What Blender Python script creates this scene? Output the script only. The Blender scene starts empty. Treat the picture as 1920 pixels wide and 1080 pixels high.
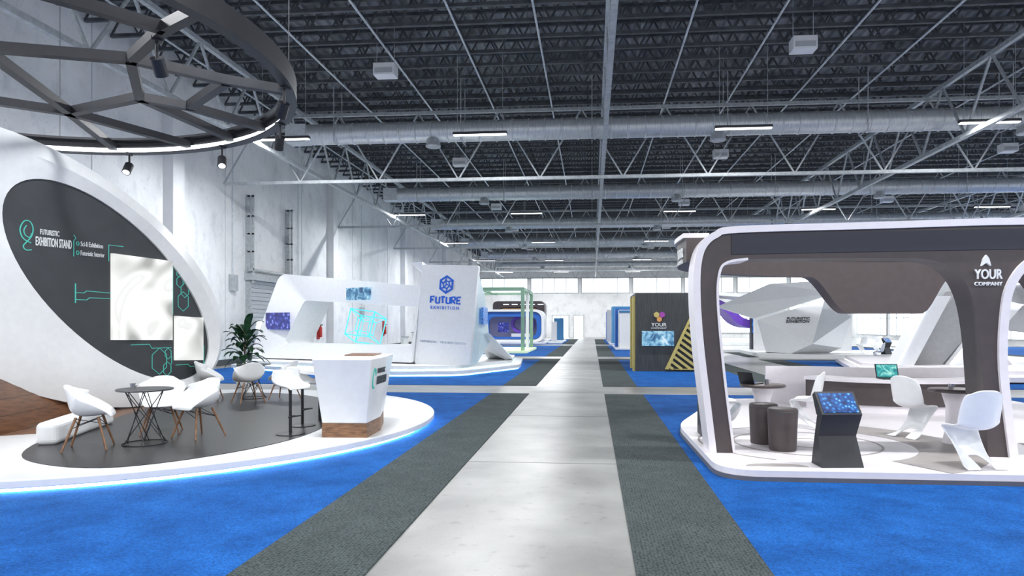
import bpy, math, random
from mathutils import Vector, Matrix
random.seed(4)
scene = bpy.context.scene
COL = scene.collection
scene.view_settings.view_transform = 'Standard'

# ------------------------------------------------------------------ materials
MATS = {}
def mat(name, col, rough=0.5, metal=0.0, var=0.06, scale=8.0, bump=0.0, emit=None, es=0.0, col2=None, spec=0.5, stretch=None, lo=0.35, hi=0.65):
    if name in MATS: return MATS[name]
    m = bpy.data.materials.new(name); m.use_nodes = True
    nt = m.node_tree; N = nt.nodes; L = nt.links
    b = N['Principled BSDF']
    tc = N.new('ShaderNodeTexCoord'); mp = N.new('ShaderNodeMapping')
    if stretch: mp.inputs['Scale'].default_value = stretch
    L.new(tc.outputs['Object'], mp.inputs['Vector'])
    nz = N.new('ShaderNodeTexNoise'); nz.inputs['Scale'].default_value = scale; nz.inputs['Detail'].default_value = 6
    L.new(mp.outputs['Vector'], nz.inputs['Vector'])
    r = N.new('ShaderNodeValToRGB')
    c1 = tuple(max(0, c*(1-var)) for c in col); c2 = col2 if col2 else tuple(min(1, c*(1+var)) for c in col)
    r.color_ramp.elements[0].color = (*c1, 1); r.color_ramp.elements[1].color = (*c2, 1)
    r.color_ramp.elements[0].position = lo; r.color_ramp.elements[1].position = hi
    L.new(nz.outputs['Fac'], r.inputs['Fac']); L.new(r.outputs['Color'], b.inputs['Base Color'])
    b.inputs['Roughness'].default_value = rough; b.inputs['Metallic'].default_value = metal
    b.inputs['Specular IOR Level'].default_value = spec
    if bump:
        bp = N.new('ShaderNodeBump'); bp.inputs['Strength'].default_value = bump; bp.inputs['Distance'].default_value = 0.02
        L.new(nz.outputs['Fac'], bp.inputs['Height']); L.new(bp.outputs['Normal'], b.inputs['Normal'])
    if emit:
        b.inputs['Emission Color'].default_value = (*emit, 1); b.inputs['Emission Strength'].default_value = es
    MATS[name] = m
    return m

def screen_mat(name, stops, scale, es, distort=1.5, kind='noise', detail=4):
    m = bpy.data.materials.new(name); m.use_nodes = True
    nt = m.node_tree; N = nt.nodes; L = nt.links; b = N['Principled BSDF']
    tc = N.new('ShaderNodeTexCoord')
    if kind == 'noise':
        t = N.new('ShaderNodeTexNoise'); t.inputs['Scale'].default_value = scale; t.inputs['Detail'].default_value = detail; t.inputs['Distortion'].default_value = distort
        out = t.outputs['Fac']
    else:
        t = N.new('ShaderNodeTexVoronoi'); t.inputs['Scale'].default_value = scale; out = t.outputs['Distance']
    L.new(tc.outputs['Object'], t.inputs['Vector'])
    r = N.new('ShaderNodeValToRGB'); cr = r.color_ramp
    while len(cr.elements) < len(stops): cr.elements.new(0.5)
    for e, (p, c) in zip(cr.elements, stops): e.position = p; e.color = (*c, 1)
    L.new(out, r.inputs['Fac'])
    b.inputs['Base Color'].default_value = (0.02, 0.02, 0.02, 1)
    L.new(r.outputs['Color'], b.inputs['Emission Color']); b.inputs['Emission Strength'].default_value = es
    b.inputs['Roughness'].default_value = 0.25
    MATS[name] = m
    return m

WHITE = mat('white_lacquer', (0.82, 0.83, 0.84), 0.3, var=0.02)
WHITEM = mat('white_matt', (0.78, 0.79, 0.80), 0.55, var=0.02)
PINKW = mat('warm_white_shell', (0.80, 0.76, 0.79), 0.35, var=0.02)
BROWN = mat('taupe_brown', (0.072, 0.056, 0.056), 0.45, var=0.06)
NAVY = mat('dark_navy', (0.018, 0.021, 0.036), 0.4, var=0.05)
TAUPE = mat('taupe_vinyl', (0.34, 0.31, 0.30), 0.5, var=0.04)
CHAR = mat('charcoal_panel', (0.045, 0.050, 0.056), 0.6, var=0.08, scale=3)
DECK = mat('dark_vinyl_floor', (0.020, 0.020, 0.023), 0.34, var=0.1, scale=5, spec=0.4)
BLACKM = mat('black_metal', (0.024, 0.025, 0.030), 0.45, metal=0.3, var=0.1)
DGREY = mat('dark_grey_paint', (0.05, 0.052, 0.057), 0.5)
STEEL = mat('painted_steel_grey', (0.42, 0.45, 0.47), 0.5, metal=0.1, var=0.15)
STEELD = mat('dark_joist_steel', (0.075, 0.082, 0.09), 0.55, metal=0.0, var=0.3, scale=3)
STEELL = mat('galvanised_pipe', (0.60, 0.64, 0.67), 0.5, metal=0.0, var=0.1)
CHROME = mat('brushed_chrome', (0.5, 0.5, 0.52), 0.25, metal=0.9, var=0.05)
TEAL = mat('teal_line', (0.07, 0.42, 0.36), 0.5, emit=(0.08, 0.55, 0.46), es=0.25)
LETW = mat('white_letter', (0.75, 0.77, 0.78), 0.5, var=0.02, emit=(1, 1, 1), es=0.1)
LETB = mat('blue_letter', (0.01, 0.11, 0.58), 0.4, var=0.04, emit=(0.01, 0.12, 0.6), es=0.1)  # faint glow added to brighten the blue logo and letters
LETG = mat('grey_letter', (0.2, 0.28, 0.38), 0.5, var=0.04)
LETD = mat('dark_letter', (0.08, 0.09, 0.1), 0.5, var=0.04)
CYAN = mat('cyan_neon', (0.05, 0.5, 0.6), 0.4, emit=(0.06, 0.75, 0.85), es=0.9)
LEDW = mat('white_led', (0.9, 0.95, 1), 0.4, emit=(0.85, 0.93, 1.0), es=2)
LENS = mat('spot_lens', (0.9, 0.95, 1), 0.4, emit=(1.0, 1.0, 1.0), es=1.0)
LEDB = mat('ice_blue_led', (0.6, 0.85, 1), 0.4, emit=(0.42, 0.76, 1.0), es=22)
LEDC = mat('cyan_led', (0.5, 0.9, 1), 0.4, emit=(0.35, 0.85, 1.0), es=6)
TUBE = mat('light_tube', (1, 1, 1), 0.4, emit=(1, 1, 1), es=4)
WOOD = mat('oak_plank', (0.19, 0.085, 0.040), 0.4, var=0.28, scale=3, stretch=(7, 0.5, 7))
WOODL = mat('beech_leg', (0.24, 0.12, 0.06), 0.45, var=0.3, scale=8, stretch=(4, 4, 1))
WOODH = mat('walnut_plinth', (0.22, 0.11, 0.055), 0.45, var=0.4, scale=5, stretch=(1.5, 1.5, 12))
DWOOD = mat('dark_woodgrain', (0.040, 0.043, 0.045), 0.55, var=0.3, scale=5, stretch=(9, 9, 0.6))
YELL = mat('mustard_yellow', (0.55, 0.45, 0.14), 0.5, var=0.05)
BLUEP = mat('blue_paint', (0.02, 0.13, 0.5), 0.45, var=0.06)
SKYB = mat('mid_blue_paint', (0.04, 0.2, 0.42), 0.45, var=0.06)
PURP = mat('purple_gloss', (0.16, 0.06, 0.5), 0.35, var=0.12)
GREEN = mat('sage_green_frame', (0.25, 0.42, 0.30), 0.5, var=0.06)
ORANGE = mat('amber_trim', (0.5, 0.25, 0.06), 0.5)
RED = mat('red_enamel', (0.55, 0.03, 0.02), 0.35)
LEAF = mat('leaf_green', (0.018, 0.065, 0.028), 0.4, var=0.4, scale=12)
SOIL = mat('soil', (0.05, 0.03, 0.02), 0.9, var=0.4, scale=40)
GLASSY = mat('glass_panel', (0.75, 0.88, 0.95), 0.1, var=0.02, emit=(0.90, 0.96, 1.0), es=2.8)  # pane's own glow stands in for overcast daylight behind the glass
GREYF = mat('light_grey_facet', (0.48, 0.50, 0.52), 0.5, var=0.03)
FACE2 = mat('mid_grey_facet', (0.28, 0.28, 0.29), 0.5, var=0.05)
ROLL = mat('roller_door_paint', (0.5, 0.53, 0.57), 0.5, var=0.06)
DUCTM = mat('spiral_duct_metal', (0.60, 0.63, 0.65), 0.38, metal=0.4, var=0.15, scale=4, stretch=(12, 1, 1))
DECKM = mat('corrugated_roof_metal', (0.23, 0.24, 0.255), 0.4, metal=0.3, var=0.5, scale=0.7)
CONC = mat('floor_concrete', (0.27, 0.268, 0.26), 0.32, var=0.12, scale=1.1, col2=(0.345, 0.345, 0.335))
WALLC = mat('white_concrete', (0.80, 0.81, 0.82), 0.75, var=0.08, scale=0.5, col2=(0.88, 0.885, 0.89), lo=0.30, hi=0.58)
WALLP = mat('pilaster_concrete', (0.80, 0.81, 0.82), 0.75, var=0.06, scale=0.9, col2=(0.87, 0.875, 0.88))

def extra_specks(m, scale, lo, hi, c, st=(1, 1, 1)):
    nt = m.node_tree; N = nt.nodes; L = nt.links; b = N['Principled BSDF']
    src = b.inputs['Base Color'].links[0].from_socket
    tc = N.new('ShaderNodeTexCoord'); mp = N.new('ShaderNodeMapping'); mp.inputs['Scale'].default_value = st
    n = N.new('ShaderNodeTexNoise'); n.inputs['Scale'].default_value = scale; n.inputs['Detail'].default_value = 8
    L.new(tc.outputs['Object'], mp.inputs['Vector']); L.new(mp.outputs['Vector'], n.inputs['Vector'])
    r = N.new('ShaderNodeValToRGB'); r.color_ramp.elements[0].position = lo; r.color_ramp.elements[1].position = hi
    r.color_ramp.elements[0].color = (1, 1, 1, 1); r.color_ramp.elements[1].color = (*c, 1)
    L.new(n.outputs['Fac'], r.inputs['Fac'])
    mx = N.new('ShaderNodeMixRGB'); mx.blend_type = 'MULTIPLY'; mx.inputs[0].default_value = 1
    L.new(src, mx.inputs[1]); L.new(r.outputs['Color'], mx.inputs[2]); L.new(mx.outputs[0], b.inputs['Base Color'])
extra_specks(CONC, 7, 0.60, 0.72, (0.75, 0.74, 0.73)); extra_specks(CONC, 45, 0.60, 0.72, (0.75, 0.74, 0.72)); extra_specks(CONC, 0.4, 0.45, 0.7, (0.85, 0.845, 0.84))
extra_specks(WALLC, 2.2, 0.54, 0.70, (0.86, 0.865, 0.875), (1, 1, 0.6)); extra_specks(WALLC, 14, 0.67, 0.72, (0.66, 0.66, 0.68)); extra_specks(WALLC, 5, 0.60, 0.72, (0.88, 0.885, 0.89))

PLANKS = WOOD.copy(); PLANKS.name = 'sloped_planks'
nt = PLANKS.node_tree; N = nt.nodes; L = nt.links; b = N['Principled BSDF']
src = b.inputs['Base Color'].links[0].from_socket
tc = N.new('ShaderNodeTexCoord'); sx = N.new('ShaderNodeSeparateXYZ'); L.new(tc.outputs['Object'], sx.inputs[0])
m1 = N.new('ShaderNodeMath'); m1.operation = 'MULTIPLY'; m1.inputs[1].default_value = 4.5; L.new(sx.outputs['Z'], m1.inputs[0])
m2 = N.new('ShaderNodeMath'); m2.operation = 'FRACT'; L.new(m1.outputs[0], m2.inputs[0])
m3 = N.new('ShaderNodeMath'); m3.operation = 'GREATER_THAN'; m3.inputs[1].default_value = 0.05; L.new(m2.outputs[0], m3.inputs[0])
mx = N.new('ShaderNodeMixRGB'); mx.blend_type = 'MULTIPLY'; mx.inputs[0].default_value = 0.6
L.new(src, mx.inputs[1]); L.new(m3.outputs[0], mx.inputs[2]); L.new(mx.outputs[0], b.inputs['Base Color'])

def carpet_mat(name, c1, c2, fine, weave):
    m = bpy.data.materials.new(name); m.use_nodes = True
    nt = m.node_tree; N = nt.nodes; L = nt.links; b = N['Principled BSDF']
    tc = N.new('ShaderNodeTexCoord')
    big = N.new('ShaderNodeTexNoise'); big.inputs['Scale'].default_value = 1.9; big.inputs['Detail'].default_value = 9; big.inputs['Roughness'].default_value = 0.7
    L.new(tc.outputs['Object'], big.inputs['Vector'])
    r = N.new('ShaderNodeValToRGB'); r.color_ramp.elements[0].color = (*c1, 1); r.color_ramp.elements[1].color = (*c2, 1)
    r.color_ramp.elements[0].position = 0.34; r.color_ramp.elements[1].position = 0.64
    L.new(big.outputs['Fac'], r.inputs['Fac'])
    if weave:
        mp = N.new('ShaderNodeMapping'); mp.inputs['Scale'].default_value = (1.0, 2.0, 1.0)
        f = N.new('ShaderNodeTexVoronoi'); f.inputs['Scale'].default_value = fine; f.inputs['Randomness'].default_value = 0.6; h = f.outputs['Distance']
        L.new(tc.outputs['Object'], mp.inputs['Vector']); L.new(mp.outputs['Vector'], f.inputs['Vector'])
    else:
        f = N.new('ShaderNodeTexNoise'); f.inputs['Scale'].default_value = fine; h = f.outputs['Fac']
        L.new(tc.outputs['Object'], f.inputs['Vector'])
    r2 = N.new('ShaderNodeValToRGB'); r2.color_ramp.elements[0].color = (0.45, 0.45, 0.45, 1) if not weave else (1.25, 1.25, 1.25, 1)
    r2.color_ramp.elements[1].color = (1.2, 1.2, 1.2, 1) if not weave else (0.30, 0.30, 0.30, 1)
    r2.color_ramp.elements[0].position = 0.25; r2.color_ramp.elements[1].position = 0.7
    L.new(h, r2.inputs['Fac'])
    mx = N.new('ShaderNodeMixRGB'); mx.blend_type = 'MULTIPLY'; mx.inputs[0].default_value = 0.85
    L.new(r.outputs['Color'], mx.inputs[1]); L.new(r2.outputs['Color'], mx.inputs[2]); L.new(mx.outputs[0], b.inputs['Base Color'])
    b.inputs['Roughness'].default_value = 0.9; b.inputs['Specular IOR Level'].default_value = 0.12
    bp = N.new('ShaderNodeBump'); bp.inputs['Strength'].default_value = 0.5; bp.inputs['Distance'].default_value = 0.01
    L.new(h, bp.inputs['Height']); L.new(bp.outputs['Normal'], b.inputs['Normal'])
    return m
CBLUE = carpet_mat('blue_carpet', (0.006, 0.070, 0.27), (0.013, 0.120, 0.43), 55, False)
CGREY = carpet_mat('grey_woven_carpet', (0.058, 0.072, 0.074), (0.082, 0.100, 0.102), 36, True)
SCR_WHITE = screen_mat('marble_screen', [(0.28, (0.40, 0.41, 0.39)), (0.40, (0.80, 0.81, 0.79)), (0.45, (0.97, 0.98, 0.96)), (0.54, (1, 1, 0.99)), (0.57, (0.84, 0.85, 0.83)), (0.68, (1, 1, 0.99))], 0.55, 1.0, 2.4, 'noise', 0.3)
SCR_BLUE = screen_mat('blue_particles_screen', [(0.0, (0.7, 0.95, 1)), (0.16, (0.1, 0.45, 0.9)), (0.35, (0.01, 0.12, 0.45)), (0.8, (0.005, 0.02, 0.12))], 22, 1.3, 0, 'voronoi')
SCR_PURP = screen_mat('violet_particles_screen', [(0.0, (0.9, 0.95, 1)), (0.12, (0.25, 0.3, 0.85)), (0.35, (0.04, 0.06, 0.40)), (0.8, (0.02, 0.02, 0.18))], 6, 1.0, 0, 'voronoi')
SCR_CITY = screen_mat('city_skyline_screen', [(0.3, (0.01, 0.05, 0.15)), (0.45, (0.05, 0.2, 0.4)), (0.6, (0.3, 0.6, 0.8)), (0.75, (0.9, 0.95, 1))], 4, 1.0, 1, 'noise')
SCR_TEAL = screen_mat('teal_map_screen', [(0.3, (0.02, 0.2, 0.25)), (0.5, (0.05, 0.5, 0.5)), (0.7, (0.5, 1, 0.9))], 9, 0.9, 2, 'noise')

# ------------------------------------------------------------------ mesh tools
class MB:
    def __init__(s): s.v = []; s.f = []
    def add(s, vs, fs):
        o = len(s.v); s.v += [tuple(p) for p in vs]; s.f += [tuple(i+o for i in f) for f in fs]; return s
    def box(s, a, b):
        x0, y0, z0 = a; x1, y1, z1 = b
        return s.add([(x0,y0,z0),(x1,y0,z0),(x1,y1,z0),(x0,y1,z0),(x0,y0,z1),(x1,y0,z1),(x1,y1,z1),(x0,y1,z1)],
              [(0,3,2,1),(4,5,6,7),(0,1,5,4),(1,2,6,5),(2,3,7,6),(3,0,4,7)])
    def rod(s, p, q, r, r2=None, n=8, cap=True):
        p = Vector(p); q = Vector(q); r2 = r if r2 is None else r2
        d = (q-p).normalized(); a = d.orthogonal().normalized()
        if abs(d.z) < 0.999:
            a = d.cross(Vector((0,0,1))).normalized()
        b = d.cross(a)
        off = math.pi/n if n == 4 else 0
        vs = []
        for c, rr in ((p, r), (q, r2)):
            for i in range(n):
                t = 2*math.pi*i/n+off; vs.append(c+a*math.cos(t)*rr+b*math.sin(t)*rr)
        fs = [(i, (i+1) % n, n+(i+1) % n, n+i) for i in range(n)]
        if cap: fs += [tuple(range(n-1, -1, -1)), tuple(range(n, 2*n))]
        return s.add(vs, fs)
    def lathe(s, prof, c=(0,0,0), n=32):
        vs = []; fs = []
        for (r, z) in prof:
            for i in range(n):
                t = 2*math.pi*i/n; vs.append((c[0]+r*math.cos(t), c[1]+r*math.sin(t), c[2]+z))
        for k in range(len(prof)-1):
            for i in range(n):
                j = (i+1) % n; fs.append((k*n+i, k*n+j, (k+1)*n+j, (k+1)*n+i))
        fs.append(tuple(range(n-1, -1, -1))); o = (len(prof)-1)*n; fs.append(tuple(range(o, o+n)))
        return s.add(vs, fs)
    def loft(s, A, B):
        n = len(A)
        return s.add(list(A)+list(B), [tuple(range(n-1, -1, -1)), tuple(range(n, 2*n))]+[(i, (i+1) % n, n+(i+1) % n, n+i) for i in range(n)])
    def prism(s, poly, z0, z1):
        return s.loft([(x, y, z0) for x, y in poly], [(x, y, z1) for x, y in poly])
    def frame(s, of, inf, ob, inb):
        n = len(of); vs = list(of)+list(inf)+list(ob)+list(inb); fs = []
        for i in range(n):
            j = (i+1) % n
            fs += [(i, j, n+j, n+i), (2*n+j, 2*n+i, 3*n+i, 3*n+j), (i, 2*n+i, 2*n+j, j), (n+j, 3*n+j, 3*n+i, n+i)]
        return s.add(vs, fs)
    def strip(s, pts, w, fn, y0, y1, closed=False):
        n = len(pts); L = []; R = []
        for i in range(n):
            if closed: a = pts[i-1]; b = pts[(i+1) % n]
            else: a = pts[max(i-1, 0)]; b = pts[min(i+1, n-1)]
            dx, dy = b[0]-a[0], b[1]-a[1]; l = math.hypot(dx, dy) or 1
            nx, ny = -dy/l*w/2, dx/l*w/2
            L.append((pts[i][0]+nx, pts[i][1]+ny)); R.append((pts[i][0]-nx, pts[i][1]-ny))
        vs = [fn(p[0], p[1], y0) for p in L]+[fn(p[0], p[1], y0) for p in R]+[fn(p[0], p[1], y1) for p in L]+[fn(p[0], p[1], y1) for p in R]
        fs = []
        for i in range(n if closed else n-1):
            j = (i+1) % n
            fs += [(i, j, n+j, n+i), (2*n+j, 2*n+i, 3*n+i, 3*n+j), (i, 2*n+i, 2*n+j, j), (n+j, 3*n+j, 3*n+i, n+i)]
        if not closed: fs += [(0, n, 3*n, 2*n), (n-1, 3*n-1, 4*n-1, 2*n-1)]
        return s.add(vs, fs)

def smooth(pts, n=6, closed=False):
    out = []; m = len(pts)
    for i in range(m if closed else m-1):
        g = lambda k: Vector(pts[k % m]) if closed else Vector(pts[min(max(k, 0), m-1)])
        p0, p1, p2, p3 = g(i-1), g(i), g(i+1), g(i+2)
        for k in range(n):
            t = k/n
            out.append(tuple(0.5*((2*p1)+(p2-p0)*t+(2*p0-5*p1+4*p2-p3)*t*t+(3*p1-p0-3*p2+p3)*t**3)))
    if not closed: out.append(tuple(pts[-1]))
    return out

def rounded(poly, r, n=6):
    out = []; m = len(poly)
    rs = r if isinstance(r, (list, tuple)) else [r]*m
    for i in range(m):
        p = Vector(poly[i]); a = Vector(poly[i-1]); b = Vector(poly[(i+1) % m])
        da = (a-p); db = (b-p); rr = min(rs[i], da.length*0.49, db.length*0.49)
        s = p+da.normalized()*rr; e = p+db.normalized()*rr
        for k in range(n+1):
            t = k/n; out.append(tuple(s*(1-t)**2+p*2*t*(1-t)+e*t*t))
    return out

def mkmesh(name, mb, material, base=(0,0,0), smoothsh=False, fix=True):
    me = bpy.data.meshes.new(name)
    bx, by, bz = base
    me.from_pydata([(x-bx, y-by, z-bz) for x, y, z in mb.v], [], mb.f)
    me.materials.append(material)
    if fix:
        import bmesh
        bm = bmesh.new(); bm.from_mesh(me); bmesh.ops.recalc_face_normals(bm, faces=bm.faces[:]); bm.to_mesh(me); bm.free()
    me.update()
    if smoothsh:
        for p in me.polygons: p.use_smooth = True
        try: me.set_sharp_from_angle(angle=math.radians(38))
        except Exception: pass
    return me

def thing(name, label, category, base, parts, rot=0.0, group=None, world=True):
    e = bpy.data.objects.new(name, None); e.empty_display_size = 0.2
    e.location = base; e.rotation_euler = (0, 0, rot)
    e['label'] = label; e['category'] = category
    if group: e['group'] = group
    COL.objects.link(e)
    made = {}
    for p in parts:
        pn, mb, m = p[:3]; opt = p[3] if len(p) > 3 else {}
        me = mb if isinstance(mb, bpy.types.Mesh) else mkmesh(pn, mb, m, base if world else (0,0,0), opt.get('s', False), opt.get('fix', True))
        o = bpy.data.objects.new(pn, me); COL.objects.link(o)
        o.parent = made[opt['parent']] if 'parent' in opt else e
        made.setdefault(pn, o)
        if 'label' in opt: o['label'] = opt['label']
        if 'bevel' in opt:
            bm = o.modifiers.new('bevel', 'BEVEL'); bm.width = opt['bevel']; bm.segments = 3; bm.limit_method = 'ANGLE'; bm.angle_limit = math.radians(40)
        if 'solid' in opt:
            sm = o.modifiers.new('solid', 'SOLIDIFY'); sm.thickness = opt['solid']; sm.offset = 0
        if 'sub' in opt:
            sm = o.modifiers.new('sub', 'SUBSURF'); sm.levels = opt['sub']; sm.render_levels = opt['sub']
    return e

def single(name, label, category, mb, m, base, group=None, **opt):
    me = mkmesh(name, mb, m, base, opt.get('s', False))
    o = bpy.data.objects.new(name, me); o.location = base; COL.objects.link(o)
    o['label'] = label; o['category'] = category
    if group: o['group'] = group
    return o

def structure(name, mb, m, s=False):
    me = mkmesh(name, mb, m, (0,0,0), s)
    o = bpy.data.objects.new(name, me); COL.objects.link(o); o['kind'] = 'structure'
    o['label'] = name.replace('_', ' '); o['category'] = name.split('_')[0]
    return o

def dup(root, loc, rot=None, label=None):
    def cp(o, par):
        c = o.copy(); COL.objects.link(c)
        if par: c.parent = par
        for ch in o.children: cp(ch, c)
        return c
    r = cp(root, None); r.location = loc
    if rot is not None: r.rotation_euler = (0, 0, rot)
    if label: r['label'] = label
    return r

def text(body, origin, u, up, width, height, depth=0.01, center=False, bold=0.0):
    cu = bpy.data.curves.new('t', 'FONT'); cu.body = body; cu.extrude = 0.01; cu.resolution_u = 3; cu.offset = bold
    ob = bpy.data.objects.new('t', cu); COL.objects.link(ob)
    bpy.context.view_layer.update()
    me = bpy.data.meshes.new_from_object(ob)
    xs = [v.co.x for v in me.vertices]; ys = [v.co.y for v in me.vertices]
    x0, x1, y0, y1 = min(xs), max(xs), min(ys), max(ys)
    u = Vector(u).normalized(); up = Vector(up).normalized(); n = u.cross(up).normalized(); o = Vector(origin)
    mb = MB()
    vs = []
    for v in me.vertices:
        a = (v.co.x-x0)/(x1-x0)*width - (width/2 if center else 0); b = (v.co.y-y0)/(y1-y0)*height
        vs.append(o+u*a+up*b+n*(v.co.z+0.01)/0.02*depth)
    mb.add(vs, [tuple(p.vertices) for p in me.polygons])
    bpy.data.objects.remove(ob); bpy.data.meshes.remove(me)
    return mb

def merge(*ms):
    r = MB()
    for m in ms: r.add(m.v, m.f)
    return r

# ------------------------------------------------------------------ room shell
XL, XR, YF, YN, ZC = -15.6, 34.0, 93.0, -6.0, 12.05
structure('floor', MB().box((XL-0.3, YN, -0.3), (XR+0.3, YF+0.3, 0.0)), CONC)
mb = MB(); pitch = 0.36; x = XL; prof = []
while x < XR:
    prof += [(x, ZC), (x+0.10, ZC), (x+0.15, ZC+0.09), (x+0.30, ZC+0.09)]; x += pitch
vs = []; fs = []
for (px, pz) in prof: vs += [(px, YN, pz), (px, YF, pz)]
for i in range(len(prof)-1): fs.append((2*i, 2*i+2, 2*i+3, 2*i+1))
mb.add(vs, fs); mb.box((XL-0.3, YN, ZC+0.12), (XR+0.3, YF+0.3, ZC+0.3))
structure('ceiling', mb, DECKM)
structure('wall_left', MB().box((XL-0.3, YN, 0), (XL, YF, ZC+0.12)), WALLC)
structure('wall_back', MB().box((XL-0.3, YF, 0), (XR+0.3, YF+0.3, ZC+0.12)), WALLC)
structure('wall_right', MB().box((XR, YN, 0), (XR+0.3, YF, ZC+0.12)), WALLC)
structure('baseboard_left', MB().box((XL, YN, 0), (XL+0.04, YF, 0.25)), DGREY)
k = 1
for y in (8.5, 24.0, 39.5, 55.0, 70.5, 86.0):
    structure('trim_%d' % k, MB().box((XL, y-0.35, 0), (XL+0.4, y+0.35, 10.2)), WALLP); k += 1
JG = mat('joint_grey', (0.55, 0.57, 0.6), 0.8)
for y in (4.6, 12.4, 16.3, 20.1, 27.9, 35.6, 43.4, 51.1, 58.9, 66.6):
    structure('trim_%d' % k, MB().box((XL, y-0.015, 0.25), (XL+0.015, y+0.015, ZC-0.4)), JG); k += 1
JF = mat('floor_joint', (0.16, 0.16, 0.155), 0.8)
for y in (4.2, 8.6, 13.0, 17.6, 22.0, 26.4, 30.8, 35.6):
    structure('trim_%d' % k, MB().box((-1.57, y-0.008, 0), (0.30, y+0.008, 0.0015)), JF); k += 1

wn = 1
def window(x0, x1, z0, z1, n, axis='y', pos=0, rows=1):
    global wn
    def B(a0, a1, zz0, zz1, d0, d1):
        return ((a0, pos-d1, zz0), (a1, pos-d0, zz1)) if axis == 'y' else ((pos-d1, a0, zz0), (pos-d0, a1, zz1))
    fr = MB(); t = 0.09
    for i in range(n+1):
        c = x0+(x1-x0)*i/n; fr.box(*B(c-t/2, c+t/2, z0, z1, 0.0, 0.12))
    for j in range(rows+1):
        z = z0+(z1-z0)*j/rows; fr.box(*B(x0-t/2, x1+t/2, z-t/2, z+t/2, 0.0, 0.125))
    f = structure('window_%d' % wn, fr, STEEL); wn += 1
    g = MB().box(*B(x0, x1, z0, z1, 0.01, 0.04))
    o = bpy.data.objects.new('glass_pane', mkmesh('glass_pane', g, GLASSY)); COL.objects.link(o); o.parent = f
x = -15.2
while x < 32:
    window(x, x+6.4, 6.0, 8.0, 4, 'y', YF); x += 6.9
window(8.5, 15, 0.6, 4.4, 4, 'y', YF, 2); window(17, 24, 0.6, 4.4, 4, 'y', YF, 2); window(26, 33, 0.6, 4.4, 4, 'y', YF, 2)
y = 24.5
while y < 84:
    window(y, y+8.8, 0.5, 6.4, 5, 'x', XR, 3); y += 9.6
for i, (a, b) in enumerate(((-5.3, -3.2), (-2.4, -1.2))):
    d = MB().box((a-0.1, YF-0.12, 0), (a, YF, 3.0 if i == 0 else 2.9)).box((b, YF-0.12, 0), (b+0.1, YF, 2.95)).box((a-0.1, YF-0.12, 2.9), (b+0.1, YF, 3.0)).box(((a+b)/2-0.04, YF-0.1, 0), ((a+b)/2+0.04, YF, 2.9))
    f = structure('door_%d' % (i+2), d, STEEL)
    o = bpy.data.objects.new('glass_pane', mkmesh('glass_pane', MB().box((a, YF-0.06, 0.05), (b, YF-0.02, 2.9)), GLASSY)); COL.objects.link(o); o.parent = f
d = MB()
for i in range(20): d.box((XL, 29.8, i*0.19), (XL+0.10+0.03*(i % 2), 33.6, i*0.19+0.175))
f = structure('door_1', d, ROLL)
t = MB()
for y in (29.6, 33.6):
    t.box((XL, y, 0), (XL+0.22, y+0.14, 7.6)); t.box((XL+0.3, y, 3.6), (XL+0.38, y+0.1, 7.6))
    for z in (4.2, 5.0, 5.8, 6.6, 7.5): t.box((XL+0.1, y, z), (XL+0.38, y+0.08, z+0.07))
t.box((XL, 29.5, 3.75), (XL+0.42, 33.8, 4.05)); t.rod((XL+0.3, 29.4, 4.2), (XL+0.3, 33.9, 4.2), 0.08)
o = bpy.data.objects.new('door_track', mkmesh('door_track', t, STEEL)); COL.objects.link(o); o.parent = f
for j in (0, 1):
    w = MB().box((XL+0.13, 30.4+j*1.3, 1.5), (XL+0.15, 31.2+j*1.3, 1.9))
    o = bpy.data.objects.new('vision_panel', mkmesh('vision_panel', w, GLASSY)); COL.objects.link(o); o.parent = f
def extinguisher(y):
    c = (XL+0.16, y)
    m1 = MB().lathe([(0.0, 1.0), (0.085, 1.02), (0.09, 1.06), (0.09, 1.52), (0.07, 1.6), (0.03, 1.64)], (c[0], c[1], 0), 16)
    m2 = MB().rod((c[0], c[1], 1.62), (c[0], c[1], 1.72), 0.03).box((c[0]-0.03, c[1]-0.02, 1.68), (c[0]+0.12, c[1]+0.02, 1.74))
    m3 = MB().box((XL+0.021, c[1]-0.2, 0.9), (XL+0.05, c[1]+0.2, 2.0))
    return thing('fire_extinguisher', 'red fire extinguisher on a wall board', 'extinguisher', (c[0], c[1], 0.7), [('cylinder', m1, RED, {'s': 1}), ('valve', m2, BLACKM), ('wall_board', m3, RED)], group='fire extinguishers on the concrete wall')
extinguisher(37.8); extinguisher(50.0)
for y, z in ((28.4, 3.2), (35.0, 2.0), (45.0, 2.2)):
    thing('switch_cabinet', 'small grey electrical cabinet with conduit on the concrete wall', 'cabinet', (XL+0.021, y, z), [
        ('cabinet_body', MB().box((XL+0.021, y-0.22, z), (XL+0.2, y+0.22, z+0.7)), STEEL), ('conduit', MB().rod((XL+0.07, y, z+0.7), (XL+0.07, y, 9.8), 0.025), STEELL)], group='wall cabinets')

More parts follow.
